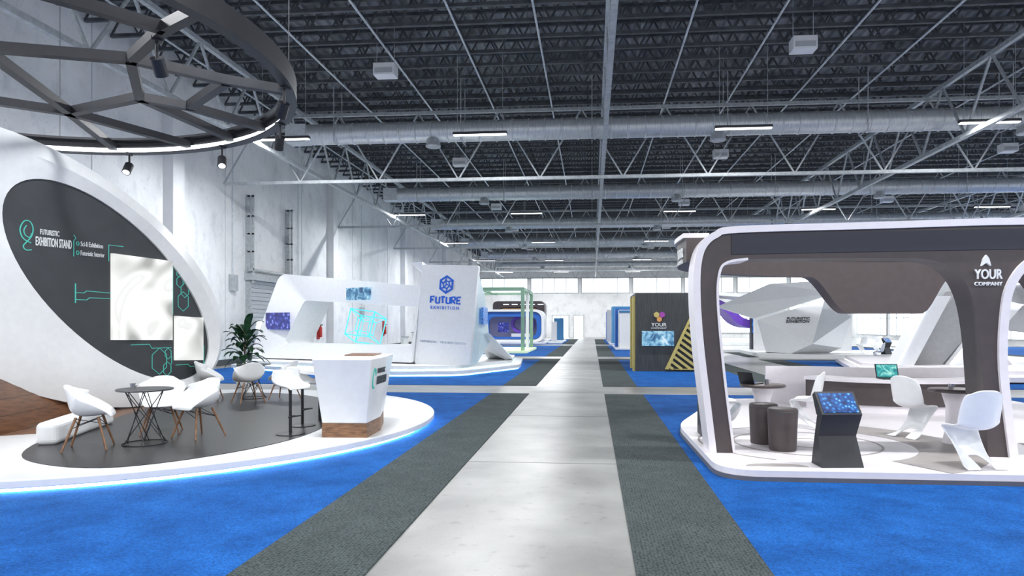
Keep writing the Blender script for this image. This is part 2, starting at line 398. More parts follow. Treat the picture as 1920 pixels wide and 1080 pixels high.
# ------------------------------------------------------------------ carpets
def carpet(x0, x1, y0, y1, grey, z=0.012):
    single('carpet_runner' if grey else 'carpet', 'grey woven border carpet runner beside the concrete aisle' if grey else 'bright blue exhibition carpet under the stands',
           'carpet', MB().box((x0, y0, 0), (x1, y1, z)), CGREY if grey else CBLUE, ((x0+x1)/2, (y0+y1)/2, 0), group='grey border carpets' if grey else 'blue carpets')
def block(x0, x1, y0, y1, left=True, right=True, far=False, b=0.95):
    xa = x0+(b if left else 0); xb = x1-(b if right else 0); yb = y1-(b if far else 0)
    carpet(xa, xb, y0, yb, False)
    if left: carpet(x0, xa, y0, y1, True)
    if right: carpet(xb, x1, y0, y1, True)
    if far: carpet(xa, xb, yb, y1, True)
block(-14.6, -1.576, -5, 17.1, False, True)
block(0.308, 14.0, -5, 17.1, True, False)
block(-14.6, -1.576, 19.3, 34.5, False, True, True)
block(0.308, 5.9, 19.3, 34.5, True, True, True)
block(8.2, 21, 19.3, 34.5, True, True, True)
block(-14.6, -1.576, 37, 56, False, True, True)
block(0.308, 5.9, 37, 56, True, True, True)
block(8.2, 21, 37, 56, True, True, True)
block(-14.6, -1.576, 59, 80, False, True, True)
block(0.308, 5.9, 59, 80, True, True, True)
block(23, 33, 19.3, 56, True, False, True)

# ------------------------------------------------------------------ roof steel
def zigzag(mb, a, b, z0, z1, axis, c, pitch, r, chord):
    P = (lambda t, z: (t, c, z)) if axis == 'x' else (lambda t, z: (c, t, z))
    n = int((b-a)/pitch)
    for z in (z0, z1):
        p = P(a, z); q = P(b, z); h = chord/2
        mb.box((min(p[0], q[0])-(h if axis != 'x' else 0), min(p[1], q[1])-(h if axis == 'x' else 0), z-h), (max(p[0], q[0])+(h if axis != 'x' else 0), max(p[1], q[1])+(h if axis == 'x' else 0), z+h))
    for i in range(n):
        t0 = a+(b-a)*i/n; t1 = a+(b-a)*(i+0.5)/n; t2 = a+(b-a)*(i+1)/n
        mb.rod(P(t0, z0), P(t1, z1), r, n=4, cap=False); mb.rod(P(t1, z1), P(t2, z0), r, n=4, cap=False)
jm = MB(); zigzag(jm, XL+0.05, XR-0.05, 11.1, 11.95, 'x', 0, 0.95, 0.036, 0.11)
jme = mkmesh('roof_joist', jm, STEELD, fix=False)
yj = 14.0
while yj < 92.5:
    o = bpy.data.objects.new('roof_joist', jme); o.location = (0, yj, 0); COL.objects.link(o)
    o['label'] = 'dark steel open-web bar joist under the corrugated roof'; o['category'] = 'roof joist'; o['group'] = 'bar joists under the roof'
    yj += 1.15
tm = MB(); zigzag(tm, XL+0.45, XR-0.05, 7.55, 10.25, 'x', 0, 3.1, 0.038, 0.12)
tme = mkmesh('cross_truss', tm, STEEL, fix=False)
for y in (27.0, 39.7, 51.2, 62.7, 74.2, 85.7):
    o = bpy.data.objects.new('cross_truss', tme); o.location = (0, y, 0); COL.objects.link(o)
    o['label'] = 'light grey steel truss spanning the hall beside a duct'; o['category'] = 'truss'; o['group'] = 'cross trusses'
tm = MB(); zigzag(tm, 3, 92.8, 8.25, 10.45, 'y', 0, 3.0, 0.05, 0.15)
tme = mkmesh('long_truss', tm, STEEL, fix=False)
for x in (-12.0, 0.45, 12.8, 25.2):
    o = bpy.data.objects.new('long_truss', tme); o.location = (x, 0, 0); COL.objects.link(o)
    o['label'] = 'light grey steel truss running the length of the hall'; o['category'] = 'truss'; o['group'] = 'long trusses'
pm = MB().rod((0, 6, 0), (0, 92.8, 0), 0.035, n=8)
pme = mkmesh('sprinkler_pipe', pm, STEELL, fix=False)
for x in (-13.8, -9.6, -6.9, -4.2, -1.7, 3.0, 5.6, 8.2, 10.6, 15.5, 18.5, 22, 28.5, 31.5):
    o = bpy.data.objects.new('sprinkler_pipe', pme); o.location = (x, 0, 11.0); COL.objects.link(o)
    o['label'] = 'thin light grey pipe slung below the roof joists'; o['category'] = 'pipe'; o['group'] = 'ceiling pipes'
def duct():
    m = MB(); n = 20; xs = []; x = -11.2
    while x < 33.5: xs += [(x, 0.40), (x+0.55, 0.40), (x+0.57, 0.425), (x+0.61, 0.425), (x+0.63, 0.40)]; x += 0.63
    vs = []; fs = []
    for (xx, r) in xs:
        for i in range(n):
            t = 2*math.pi*i/n; vs.append((xx, r*math.cos(t), 9.25+r*math.sin(t)))
    for k2 in range(len(xs)-1):
        for i in range(n): fs.append((k2*n+i, k2*n+(i+1) % n, (k2+1)*n+(i+1) % n, (k2+1)*n+i))
    m.add(vs, fs)
    P = [('pipe', m, DUCTM, {'s': 1}), ('end_box', MB().box((-12.0, -0.35, 8.9), (-11.2, 0.35, 9.6)), STEELL)]
    for x in range(-10, 33, 5):
        h = MB().box((x-0.015, -0.44, 8.82), (x+0.015, -0.42, 12.0)).box((x-0.015, -0.44, 8.81), (x+0.015, 0.44, 8.83)).box((x-0.015, 0.42, 8.82), (x+0.015, 0.44, 12.0))
        P.append(('hanger', h, STEEL))
    for x in (-6.15, 4.7, 15.6, 26.5):
        P.append(('diffuser', MB().lathe([(0.26, 8.62), (0.30, 8.66), (0.24, 8.95)], (x, -0.1, 0), 16), STEEL, {'s': 1}))
    return thing('ventilation_duct', 'shiny spiral steel air duct hung across the hall', 'duct', (0, 0, 9.25), P, group='air ducts')
D = duct(); D.location = (0, 26.2, 9.25)
for y in (38.8, 50.5, 62.0, 73.5, 85.0): dup(D, (0, y, 9.25))
hb = MB().box((-0.36, -0.25, -0.2), (0.36, 0.25, 0.2)); hl = MB().box((-0.3, -0.27, -0.14), (0.3, -0.25, 0.02))
hr = MB().rod((-0.3, 0, 0.2), (-0.3, 0, 1.8), 0.012); hr2 = MB().rod((0.3, 0, 0.2), (0.3, 0, 1.8), 0.012)
H = thing('ceiling_unit', 'white box-shaped heater unit hung below the roof joists', 'heater', (0, 0, 0), [('housing', hb, WHITEM, {'bevel': 0.02}), ('grille', hl, GREYF), ('hanger', hr, STEEL), ('hanger', hr2, STEEL)], group='ceiling units')
H.location = (-6.9, 22.4, 10.25)
for x in (-6.9, 6.4, 20):
    for y in (22.0, 35.4, 49, 60.5, 76):
        if (x, y) != (-6.9, 22.0): dup(H, (x, y-0.6 if x > 0 else y, 10.25))
lb = MB().box((-0.95, -0.09, 0.03), (0.95, 0.09, 0.12)); lt = MB().box((-0.93, -0.075, 0.0), (0.93, 0.075, 0.03))
LT = thing('linear_lamp', 'long slim suspended hall lamp glowing white', 'lamp', (0, 0, 0), [('housing', lb, DGREY), ('diffuser', lt, TUBE),
    ('suspension_wire', MB().rod((-0.8, 0, 0.12), (-0.8, 0, 3.7), 0.008, n=6), STEEL), ('suspension_wire', MB().rod((0.8, 0, 0.12), (0.8, 0, 3.7), 0.008, n=6), STEEL)], group='suspended hall lamps')
ld = bpy.data.lights.new('lamp_light', 'AREA'); ld.shape = 'RECTANGLE'; ld.size = 1.86; ld.size_y = 0.15; ld.energy = 560; ld.color = (0.97, 0.985, 1.0)
lo = bpy.data.objects.new('lamp_light', ld); COL.objects.link(lo); lo.parent = LT; lo.location = (0, 0, -0.01)
LT.location = (-11, 23.6, 8.35)
for y in (-2, 8.2, 23.6, 40.6, 55.0, 70.6, 86.6):  # nearest rows hang unseen above the view, added for the light they give
    for x in (-11, -3.9, 5.1, 13, 22.5, 31):
        if (x, y) != (-11, 23.6): dup(LT, (x, y, 8.35))

# ------------------------------------------------------------------ STAND A (tilted oval)
cA = (-7.7, 11.1); RA = 4.97; zA = 0.16
def disc(r, z0, z1, c, n=96): return MB().lathe([(r, z0), (r, z1)], (c[0], c[1], 0), n)
inl = smooth([(-7.35, 8.45), (-6.6, 7.45), (-5.4, 7.1), (-4.55, 7.9), (-4.1, 9.3), (-4.3, 11.2), (-5.2, 13.4), (-6.6, 14.9), (-8.3, 15.1), (-8.6, 13.6), (-8.2, 11.5), (-7.7, 9.8)], 6, True)
def circ(r, z): return [(cA[0]+r*math.cos(t*math.pi/48), cA[1]+r*math.sin(t*math.pi/48), z) for t in range(96)]
wfl = [(-8.45, 9.0), (-7.45, 9.6), (-7.7, 10.6), (-8.0, 11.8), (-8.4, 12.6), (-9.4, 12.7), (-9.1, 11.5), (-8.6, 10.2)]
thing('booth_platform', 'round white stand platform with glowing edge on blue carpet', 'platform', (cA[0], cA[1], 0), [
    ('deck', disc(RA, 0.07, zA, cA), WHITE, {'bevel': 0.015}),
    ('base', disc(RA-0.25, 0.0, 0.07, cA), DGREY),
    ('light_strip', MB().frame(circ(RA-0.12, 0.02), circ(RA-0.2, 0.02), circ(RA-0.12, 0.06), circ(RA-0.2, 0.06)), LEDB),
    ('floor_inlay', MB().prism(inl, zA-0.01, zA+0.008), DECK, {'label': 'dark grey vinyl floor inlay'}),
    ('wood_inlay', MB().prism(wfl, zA-0.01, zA+0.006), WOOD, {'label': 'brown plank floor inlay'}),
])
curb = smooth([(-7.12, 8.35), (-7.35, 9.0), (-7.55, 9.6), (-7.75, 10.3)], 6)
single('kerb', 'white rounded low kerb wall beside the oval display wall', 'kerb', MB().strip(curb, 0.26, lambda a, b, o: (a, b, o), zA, 0.46), WHITE, (-7.6, 10, zA))
kb_ = bpy.data.objects['kerb']; bmod = kb_.modifiers.new('bevel', 'BEVEL'); bmod.width = 0.07; bmod.segments = 4; bmod.limit_method = 'ANGLE'; bmod.angle_limit = math.radians(40)

def PA(s, z, off): return (-8.4+0.257*(s-13.2)+0.968*off, s-0.249*off, z)
def ell(cs, cz, ss, sz, rho, off, n=72):
    q = math.sqrt(1-rho*rho)
    return [PA(cs+ss*math.cos(t), cz+sz*(rho*math.cos(t)+q*math.sin(t)), off) for t in [2*math.pi*i/n for i in range(n)]]
inner = lambda off, k=1.0: ell(11.99, 2.39, 2.02*k, 1.78*k, -0.62, off)
outer = lambda off, k=1.0: ell(11.0, 2.52, 3.4*k, 2.34*k, -0.43, off)
n = 72
rings = [inner(-0.12), inner(0.0), [tuple((Vector(a)*0.5+Vector(b)*0.5)) for a, b in zip(inner(0.10), outer(0.10))], outer(0.0), outer(-0.15, 1.005), outer(-0.7, 0.96), outer(-1.2, 0.86), outer(-1.2, 0.3)]
fm = MB(); fm.v = [p for r in rings for p in r]
for k2 in range(len(rings)-1):
    for i in range(n): fm.f.append((k2*n+i, k2*n+(i+1) % n, (k2+1)*n+(i+1) % n, (k2+1)*n+i))
fm.f.append(tuple(range((len(rings)-1)*n, len(rings)*n)))
pnl = MB().loft(inner(-0.16, 1.01), inner(-0.04, 1.01))
fl = smooth([(-8.0, 6.8, zA), (-8.35, 8.2, zA), (-8.5, 9.4, zA), (-8.8, 10.6, zA), (-9.15, 11.8, zA), (-9.4, 12.9, zA)], 5)
up_ = smooth([(-10.4, 6.8, 2.5), (-10.1, 8.2, 2.1), (-9.85, 9.4, 1.7), (-9.7, 10.6, 1.3), (-9.6, 11.8, 1.0), (-9.6, 12.9, 0.9)], 5)
sk = MB(); sk.v = fl+up_; m_ = len(fl); sk.f = [(i, i+1, m_+i+1, m_+i) for i in range(m_-1)]
uA = (0.249, 0.968, 0); UP = (0, 0, 1)
def quadA(s0, s1, z0, z1, o0, o1): return MB().loft([PA(s0, z0, o0), PA(s1, z0-0.03, o0), PA(s1, z1-0.03, o0), PA(s0, z1, o0)], [PA(s0, z0, o1), PA(s1, z0-0.03, o1), PA(s1, z1-0.03, o1), PA(s0, z1, o1)])
def lineA(pts, w=0.012, closed=False): return MB().strip(pts, w, PA, -0.045, -0.03, closed)
def hexA(s, z, r, ry=None): return lineA([(s+r*0.72*math.cos(math.pi/3*i+math.pi/2), z+r*math.sin(math.pi/3*i+math.pi/2)) for i in range(6)], 0.012, True)
lines = merge(lineA([(11.76, 2.9), (11.76, 3.2), (12.05, 3.2)]), lineA([(11.15, 2.12), (11.15, 2.46)], 0.018), lineA([(11.15, 2.3), (11.3, 2.3), (11.35, 2.34), (11.8, 2.32)]),
    lineA([(11.15, 2.18), (11.35, 2.18), (11.4, 2.22), (11.8, 2.22)]), lineA([(12.2, 1.36), (12.6, 1.36), (12.65, 1.28), (13.1, 1.28)]), lineA([(13.13, 1.95), (13.13, 3.05)]),
    lineA([(13.1, 0.95), (13.1, 1.1)]), lineA([(13.2, 0.92), (13.5, 0.92), (13.55, 0.87), (13.9, 0.87)]), lineA([(13.9, 0.87), (13.9, 1.3)]),
    lineA([(11.12, 2.93), (11.12, 3.2), (11.16, 3.25), (11.12, 3.3)], 0.01), hexA(13.3, 2.62, 0.12), hexA(13.42, 2.45, 0.15), hexA(13.38, 2.22, 0.2), hexA(13.28, 2.80, 0.09),
    hexA(12.82, 1.02, 0.26), hexA(13.0, 0.86, 0.14), hexA(13.02, 1.16, 0.11))
logo = merge(lineA(smooth([(10.42, 3.08), (10.30, 3.14), (10.25, 3.28), (10.31, 3.42), (10.40, 3.43), (10.45, 3.33), (10.43, 3.20), (10.36, 3.10), (10.30, 3.02), (10.34, 2.96), (10.43, 2.97)], 4), 0.016),
    lineA(smooth([(10.35, 3.36), (10.31, 3.28), (10.33, 3.20), (10.40, 3.17), (10.43, 3.24)], 4), 0.014))
lets = merge(text('FUTURISTIC', PA(10.56, 3.24, -0.035), uA, UP, 0.32, 0.09, bold=0.01), text('EXHIBITION STAND', PA(10.49, 3.05, -0.035), uA, UP, 0.61, 0.15, bold=0.01),
    text('Sci-fi Exhibition', PA(11.24, 3.12, -0.035), uA, UP, 0.42, 0.085), text('Futuristic Interior', PA(11.24, 2.96, -0.035), uA, UP, 0.45, 0.085))
bul = merge(lineA([(11.19+0.025*math.cos(t), 3.16+0.035*math.sin(t)) for t in [i*1.05 for i in range(6)]], 0.012, True), lineA([(11.19+0.025*math.cos(t), 3.0+0.035*math.sin(t)) for t in [i*1.05 for i in range(6)]], 0.012, True))
thing('display_wall', 'tilted oval display wall with white rim and charcoal graphic panel', 'display wall', PA(12.4, 0.16, -0.5), [
    ('rim', fm, WHITE, {'s': 1}), ('graphic_panel', pnl, CHAR), ('timber_skirt', sk, PLANKS, {'solid': 0.02, 's': 1, 'label': 'brown timber planked skirt'}), ('screen', quadA(11.8, 13.08, 1.46, 3.05, -0.05, 0.02), SCR_WHITE, {'label': 'bright screen with white marbled waves'}),
    ('screen', quadA(13.16, 13.86, 1.02, 1.92, -0.05, 0.0), SCR_WHITE), ('line_graphic', merge(lines, bul), TEAL), ('logo', logo, TEAL), ('lettering', lets, LETW)])

zt = 0.16
bot = [(-3.78, 9.30), (-3.14, 9.32), (-3.16, 10.0), (-3.36, 10.8), (-3.9, 10.8)]
top = [(-3.86, 9.14), (-3.04, 9.2), (-3.10, 10.1), (-3.24, 10.95), (-4.0, 10.95)]
body = MB().loft([(x, y, zt+0.2) for x, y in bot], [(x, y, 1.27) for x, y in top])
pl = MB().loft([(x, y, zt) for x, y in bot], [(x*0.995-0.018, y, zt+0.2) for x, y in bot])
desk = MB().prism(smooth([(-3.95, 10.0), (-4.5, 10.3), (-4.75, 10.9), (-4.5, 11.4), (-4.0, 11.2)], 5, True), 0.98, 1.03)
dl = MB().rod((-4.45, 10.9, zt), (-4.45, 10.9, 0.98), 0.04, n=12)
def side_pt(y, z):
    t = (z-0.36)/0.91; xb = -3.14-0.02*(y-9.32)/0.7; xt = -3.04-0.06*(y-9.2)/0.9
    return Vector((xb+(xt-xb)*t+0.004, y, z))
upv = (side_pt(9.5, 1.2)-side_pt(9.5, 0.6)); uv = (side_pt(10.0, 0.9)-side_pt(9.4, 0.9))
cl = merge(text('FUTURISTIC', side_pt(9.62, 1.04), uv, upv, 0.42, 0.075, 0.008), text('EXHIBITION STAND', side_pt(9.62, 0.88), uv, upv, 0.52, 0.12, 0.008))
lg = MB().strip([(9.47+0.075*math.cos(t), 0.98+0.14*math.sin(t)) for t in [0.3+i*0.35 for i in range(15)]], 0.02, lambda a, b, o: tuple(side_pt(a, b)+Vector((o, 0, 0))), -0.004, 0.008)
thing('reception_counter', 'white faceted reception counter on a wooden plinth', 'counter', (-3.5, 10.0, zt), [
    ('body', body, WHITE, {'bevel': 0.015}), ('plinth', pl, WOODH), ('top_inset', MB().prism([(-3.75, 10.1), (-3.3, 10.1), (-3.38, 10.75), (-3.85, 10.75)], 1.272, 1.285), WOODH),
    ('side_desk', desk, WHITE), ('desk_leg', dl, BLACKM), ('lettering', cl, LETD), ('logo', lg, TEAL)])

def shell(prof, wid, up, fwd, m=13, n=4, ex=2.2):
    P = smooth(prof, n); W = smooth([(w, 0) for w in wid], n); U = smooth([(r, 0) for r in up], n); F = smooth([(r, 0) for r in fwd], n)
    q = MB(); nu = len(P)
    for i in range(nu):
        for j in range(m):
            v = -1+2*j/(m-1); c = abs(v)**ex
            q.v.append((W[i][0]*math.sin(v*1.35)/math.sin(1.35), P[i][0]+F[i][0]*c, P[i][1]+U[i][0]*c))
    for i in range(nu-1):
        for j in range(m-1): q.f.append((i*m+j, i*m+j+1, (i+1)*m+j+1, (i+1)*m+j))
    return q
sh = shell([(0.25, 0.40), (0.21, 0.435), (0.06, 0.42), (-0.09, 0.42), (-0.19, 0.48), (-0.235, 0.62), (-0.275, 0.82)],
      [0.19, 0.235, 0.28, 0.305, 0.31, 0.29, 0.17], [0.01, 0.05, 0.17, 0.235, 0.21, 0.10, -0.05], [0, 0, 0.0, 0.03, 0.10, 0.16, 0.05])
parts = [('seat_shell', sh, WHITE, {'s': 1, 'solid': 0.014, 'sub': 1})]
for sx_ in (-1, 1):
    for sy in (-1, 1):
        parts.append(('leg', MB().rod((sx_*0.13, sy*0.12-0.01, 0.41), (sx_*0.25, sy*0.24-0.02, 0.0), 0.017, 0.011, n=10), WOODL, {'s': 1}))
br = MB()
for (a, b) in (((-1, -1), (1, 1)), ((-1, 1), (1, -1)), ((-1, -1), (-1, 1)), ((1, -1), (1, 1)), ((-1, -1), (1, -1)), ((-1, 1), (1, 1))):
    br.rod((a[0]*0.17, a[1]*0.16-0.01, 0.28), (b[0]*0.14, b[1]*0.13-0.01, 0.395), 0.005, n=6)
parts.append(('brace', br, BLACKM))
CH = thing('armchair', 'white moulded shell armchair with beech dowel legs', 'chair', (0, 0, 0), parts, group='white shell chairs around cafe tables')
def aim(p, q): return math.atan2(q[1]-p[1], q[0]-p[0])-math.pi/2
T1 = (-5.92, 8.6); T2 = (-7.24, 14.1); zc = zA+0.008
CH.location = (-6.38, 8.2, zc); CH.rotation_euler = (0, 0, aim((-6.38, 8.2), T1)-0.25)
for p, t, e in (((-6.25, 9.45), T1, 0.1), ((-5.52, 9.15), T1, 0.25), ((-7.95, 13.6), T2, -0.3), ((-6.95, 13.3), T2, 0.5), ((-6.5, 13.95), T2, 0.2)):
    dup(CH, (p[0], p[1], zc), aim(p, t)+e)
tt = MB().lathe([(0.0, 0.705), (0.335, 0.705), (0.345, 0.715), (0.345, 0.72), (0.335, 0.73), (0, 0.73)], n=48)
tw = MB()
for i in range(6):
    a = 2*math.pi*i/6; b = a+2.2; b2 = a-2.2
    tw.rod((0.25*math.cos(a), 0.25*math.sin(a), 0.705), (0.27*math.cos(b), 0.27*math.sin(b), 0.0), 0.006, n=6)
    tw.rod((0.25*math.cos(a), 0.25*math.sin(a), 0.705), (0.27*math.cos(b2), 0.27*math.sin(b2), 0.0), 0.006, n=6)
for i in range(24):
    a = 2*math.pi*i/24; b = 2*math.pi*(i+1)/24; tw.rod((0.27*math.cos(a), 0.27*math.sin(a), 0.006), (0.27*math.cos(b), 0.27*math.sin(b), 0.006), 0.006, n=6)
TB = thing('cafe_table', 'round dark cafe table on crossed wire base', 'table', (0, 0, 0), [('tabletop', tt, DGREY, {'s': 1}), ('wire_base', tw, BLACKM)], group='wire-base cafe tables')
TB.location = (*T1, zc); dup(TB, (*T2, zc))
cm_ = MB().lathe([(0.0, 0.0), (0.028, 0.0), (0.036, 0.075), (0.033, 0.075), (0.026, 0.008), (0, 0.008)], n=20)
CUP = thing('coffee_cup', 'small grey coffee cup on a table', 'cup', (0, 0, 0), [('cup_body', cm_, CHROME, {'s': 1}), ('handle', MB().rod((0.034, 0, 0.06), (0.055, 0, 0.05), 0.005).rod((0.055, 0, 0.05), (0.03, 0, 0.02), 0.005), CHROME)], group='coffee cups')
CUP.location = (-6.02, 8.5, zc+0.73); dup(CUP, (-7.3, 14.0, zc+0.73))
bs = shell([(0.2, 0.655), (0.165, 0.685), (0.02, 0.675), (-0.12, 0.685), (-0.19, 0.75), (-0.215, 0.92)], [0.17, 0.22, 0.24, 0.245, 0.24, 0.18], [0.0, 0.02, 0.06, 0.12, 0.10, -0.02], [0, 0, 0, 0.03, 0.1, 0.08])
SB = thing('bar_stool', 'white shell bar stool on a dark pedestal', 'stool', (0, 0, 0), [
    ('seat_shell', bs, WHITE, {'s': 1, 'solid': 0.014, 'sub': 1}), ('pole', MB().rod((0, 0, 0.02), (0, 0, 0.68), 0.022, n=16), BLACKM, {'s': 1}),
    ('base', MB().lathe([(0.0, 0), (0.2, 0.0), (0.2, 0.012), (0.05, 0.03), (0, 0.03)], n=32), BLACKM, {'s': 1}),
    ('footrest', MB().rod((-0.12, 0.1, 0.26), (0.12, 0.1, 0.26), 0.008).rod((-0.12, 0.1, 0.26), (0, 0, 0.26), 0.008).rod((0.12, 0.1, 0.26), (0, 0, 0.26), 0.008), BLACKM)], group='bar stools at the counter')
SB.location = (-4.33, 9.5, zc); SB.rotation_euler = (0, 0, -2.0)
dup(SB, (-4.50, 10.3, zc), -1.7)
pot = MB().lathe([(0, 0), (0.17, 0), (0.23, 0.6), (0.2, 0.6), (0.19, 0.56), (0, 0.56)], n=24)
lv = MB()
for i in range(44):
    a = i*2.399; f_ = i/44; L_ = random.uniform(0.38, 0.55)*(1.1-0.35*f_); h = random.uniform(0.25, 0.5); w = random.uniform(0.075, 0.11)
    base = Vector((0.03*math.cos(a), 0.03*math.sin(a), 0.65+0.72*f_)); d = Vector((math.cos(a), math.sin(a), 0)); sd = Vector((-d.y, d.x, 0))
    o = len(lv.v); K = 8
    for k2 in range(K+1):
        t = k2/K; p = base+d*(L_*t)+Vector((0, 0, h*t*(1.3+f_)-0.55*t*t)); ww = w*math.sin(math.pi*min(1, 0.04+t*0.96))**0.8*(0.2 if t < 0.25 else 1)
        lv.v += [tuple(p-sd*ww+Vector((0, 0, 0.02))), tuple(p), tuple(p+sd*ww+Vector((0, 0, 0.02)))]
    for k2 in range(K):
        lv.f += [(o+3*k2, o+3*k2+1, o+3*k2+4, o+3*k2+3), (o+3*k2+1, o+3*k2+2, o+3*k2+5, o+3*k2+4)]
PLT = thing('potted_plant', 'leafy green plant in a tall white pot', 'plant', (0, 0, 0), [('pot', pot, WHITE, {'s': 1}), ('soil', MB().lathe([(0.19, 0.55), (0.19, 0.57)], n=20), SOIL), ('stem', MB().rod((0, 0, 0.56), (0, 0, 1.4), 0.022, 0.01), WOODL), ('foliage', lv, LEAF, {'fix': False})])
PLT.location = (-8.1, 15.35, zA)

# canopy ring
zR = 5.1; cR = (-8.7, 8.1); RR = 4.65
def ringm(r0, r1, z0, z1, n=96):
    f = lambda r, z: [(cR[0]+r*math.cos(2*math.pi*i/n), cR[1]+r*math.sin(2*math.pi*i/n), z) for i in range(n)]
    return MB().frame(f(r1, z0), f(r0, z0), f(r1, z1), f(r0, z1))
nets = []
def bar(a, b, w=0.09):
    net = MB(); net.rod((a[0], a[1], zR+0.12), (b[0], b[1], zR+0.12), w, n=4); nets.append(net)
def rp(deg): return (cR[0]+(RR-0.1)*math.cos(math.radians(deg)), cR[1]+(RR-0.1)*math.sin(math.radians(deg)))
N1, N2, N3, N4 = (-6.0, 8.43), (-6.88, 9.87), (-8.5, 10.46), (-6.39, 10.36)
N6, N7, N8 = (-5.18, 9.31), (-5.0, 7.6), (-7.6, 7.9)
N9, N10, N11, N12 = (-9.9, 9.3), (-9.4, 7.5), (-8.3, 5.9), (-6.4, 5.8)
for a, b in ((N1, N2), (N2, N3), (N2, N4), (N4, N6), (N6, N1), (N1, N7), (N1, N8), (N3, N9), (N9, N10), (N10, N8), (N10, N11), (N11, N12), (N12, N7), (N8, N3),
             (N6, rp(22)), (N7, rp(-12)), (N4, rp(50)), (N3, rp(78)), (N3, rp(98)), (N9, rp(145)), (N12, rp(-40)), (N12, rp(-60)), (N11, rp(-95)), (N10, rp(190)), (N2, rp(64))):
    bar(a, b)
cabs = []
for dg in (20, 110, 200, 290):
    p = rp(dg); cabs.append(('suspension_cable', MB().rod((p[0], p[1], zR+0.2), (p[0], p[1], 12.05), 0.005, n=6), DGREY))
thing('ring_canopy', 'dark steel ring canopy with hexagon lattice hung over the stand', 'canopy', (cR[0], cR[1], zR), [
    ('ring', ringm(RR-0.06, RR, zR-0.02, zR+0.27), BLACKM, {'s': 1}), ('flange', ringm(RR-0.16, RR-0.06, zR-0.02, zR+0.0), BLACKM), ('flange', ringm(RR-0.2, RR-0.06, zR+0.23, zR+0.27), BLACKM),
    ('light_strip', ringm(RR-0.085, RR-0.06, zR+0.015, zR+0.10), LEDW), ('lattice', merge(*nets), BLACKM)]+cabs)
sp1 = MB().rod((0, 0, -0.18), (0.10, -0.05, -0.32), 0.065, n=20); sp2 = MB().rod((0, 0, 0), (0, 0, -0.2), 0.015).box((-0.05, -0.05, -0.02), (0.05, 0.05, 0.02)); sp3 = MB().rod((0.10, -0.05, -0.32), (0.103, -0.0515, -0.325), 0.052, n=20)
SP = thing('spotlight', 'small black cylindrical spotlight under the ring canopy', 'spotlight', (0, 0, 0), [('lamp_head', sp1, BLACKM, {'s': 1}), ('bracket', sp2, BLACKM), ('lens', sp3, LENS)], group='spotlights on the ring canopy')
first = True
for dg, rt in ((94, -0.9), (67, -0.6), (39, 2.6), (15, 2.9)):
    p = (cR[0]+(RR-0.11)*math.cos(math.radians(dg)), cR[1]+(RR-0.11)*math.sin(math.radians(dg)))
    if first: SP.location = (*p, zR-0.02); SP.rotation_euler = (0, 0, rt); SP.scale = (1.2, 1.2, 1.2); first = False
    else: dup(SP, (*p, zR-0.02), rt)
dup(SP, (-5.2, 7.77, zR+0.06), 2.2)

# ------------------------------------------------------------------ STAND B (white loop)
plat = [(-14.0, 25.2), (-6.6, 21.9), (-4.3, 22.4), (-2.75, 26.2), (-3.2, 31.5), (-12.5, 32.5), (-14.2, 30)]
pr = rounded(plat, 0.5, 5)
sc = lambda P, k, c=(-7.8, 27): [((x-c[0])*k+c[0], (y-c[1])*k+c[1]) for x, y in P]
thing('booth_platform', 'angular two-step white stand platform edged with cyan light', 'platform', (-7.8, 27, 0), [
    ('lower_step', MB().prism(pr, 0.08, 0.2), WHITE), ('upper_step', MB().prism(sc(pr, 0.93), 0.24, 0.36), WHITE),
    ('base', MB().prism(sc(pr, 0.97), 0, 0.08), DGREY), ('light_strip', MB().prism(sc(pr, 0.985), 0.03, 0.075), LEDC), ('light_strip', MB().prism(sc(pr, 0.92), 0.2, 0.24), LEDC)])
oF = [(-12.9, 27.3, 3.85), (-6.0, 23.6, 3.1), (-6.25, 23.45, 0.40), (-13.9, 26.7, 0.40)]
iF = [(-11.6, 26.75, 2.72), (-6.05, 23.7, 2.36), (-6.35, 23.55, 1.0), (-12.3, 26.35, 0.98)]
bk = Vector((0.55, 1.5, 0))
oFr = rounded(oF, [0.45, 0.1, 0.1, 0.45], 8); iFr = rounded(iF, [0.22, 0.1, 0.1, 0.25], 8)
oB = [tuple(Vector(p)+bk) for p in oFr]; iB = [tuple(Vector(p)+bk) for p in iFr]
loop = MB().frame(oFr, iFr, oB, iB)
TLp, TRp, BRp, BLp = (-5.95, 23.6, 3.85), (-3.85, 23.0, 3.75), (-4.15, 22.9, 0.36), (-6.2, 23.5, 0.36)
qf = rounded([TLp, TRp, BRp, BLp], 0.08, 4)
pan = MB().loft(qf, [tuple(Vector(p)+Vector((0.02, 0.25, 0))) for p in qf])
side = MB().loft([(-3.9, 23.2, 3.6), (-3.92, 25.0, 2.7), (-3.8, 25.2, 1.1), (-4.05, 23.9, 0.36), (-4.2, 23.1, 0.36)], [(-4.1, 23.3, 3.5), (-4.1, 25.1, 2.6), (-4.0, 25.3, 1.1), (-4.25, 24.0, 0.36), (-4.4, 23.2, 0.36)])
wing = MB().loft([(-3.75, 24.6, 1.45), (-3.05, 26.3, 0.42), (-3.1, 27.2, 0.36), (-4.0, 27.4, 0.36), (-4.0, 25.6, 0.9)], [(-3.95, 24.7, 1.4), (-3.35, 26.4, 0.36), (-3.3, 27.3, 0.34), (-4.2, 27.5, 0.34), (-4.2, 25.7, 0.85)])
roofp = MB().loft([(-6.4, 23.8, 3.95), (-5.95, 23.55, 3.95), (-5.6, 26.0, 3.5), (-6.3, 26.2, 3.4)], [(-6.2, 24.1, 3.75), (-5.95, 23.7, 3.6), (-5.6, 26.0, 3.3), (-6.1, 26.2, 3.2)])
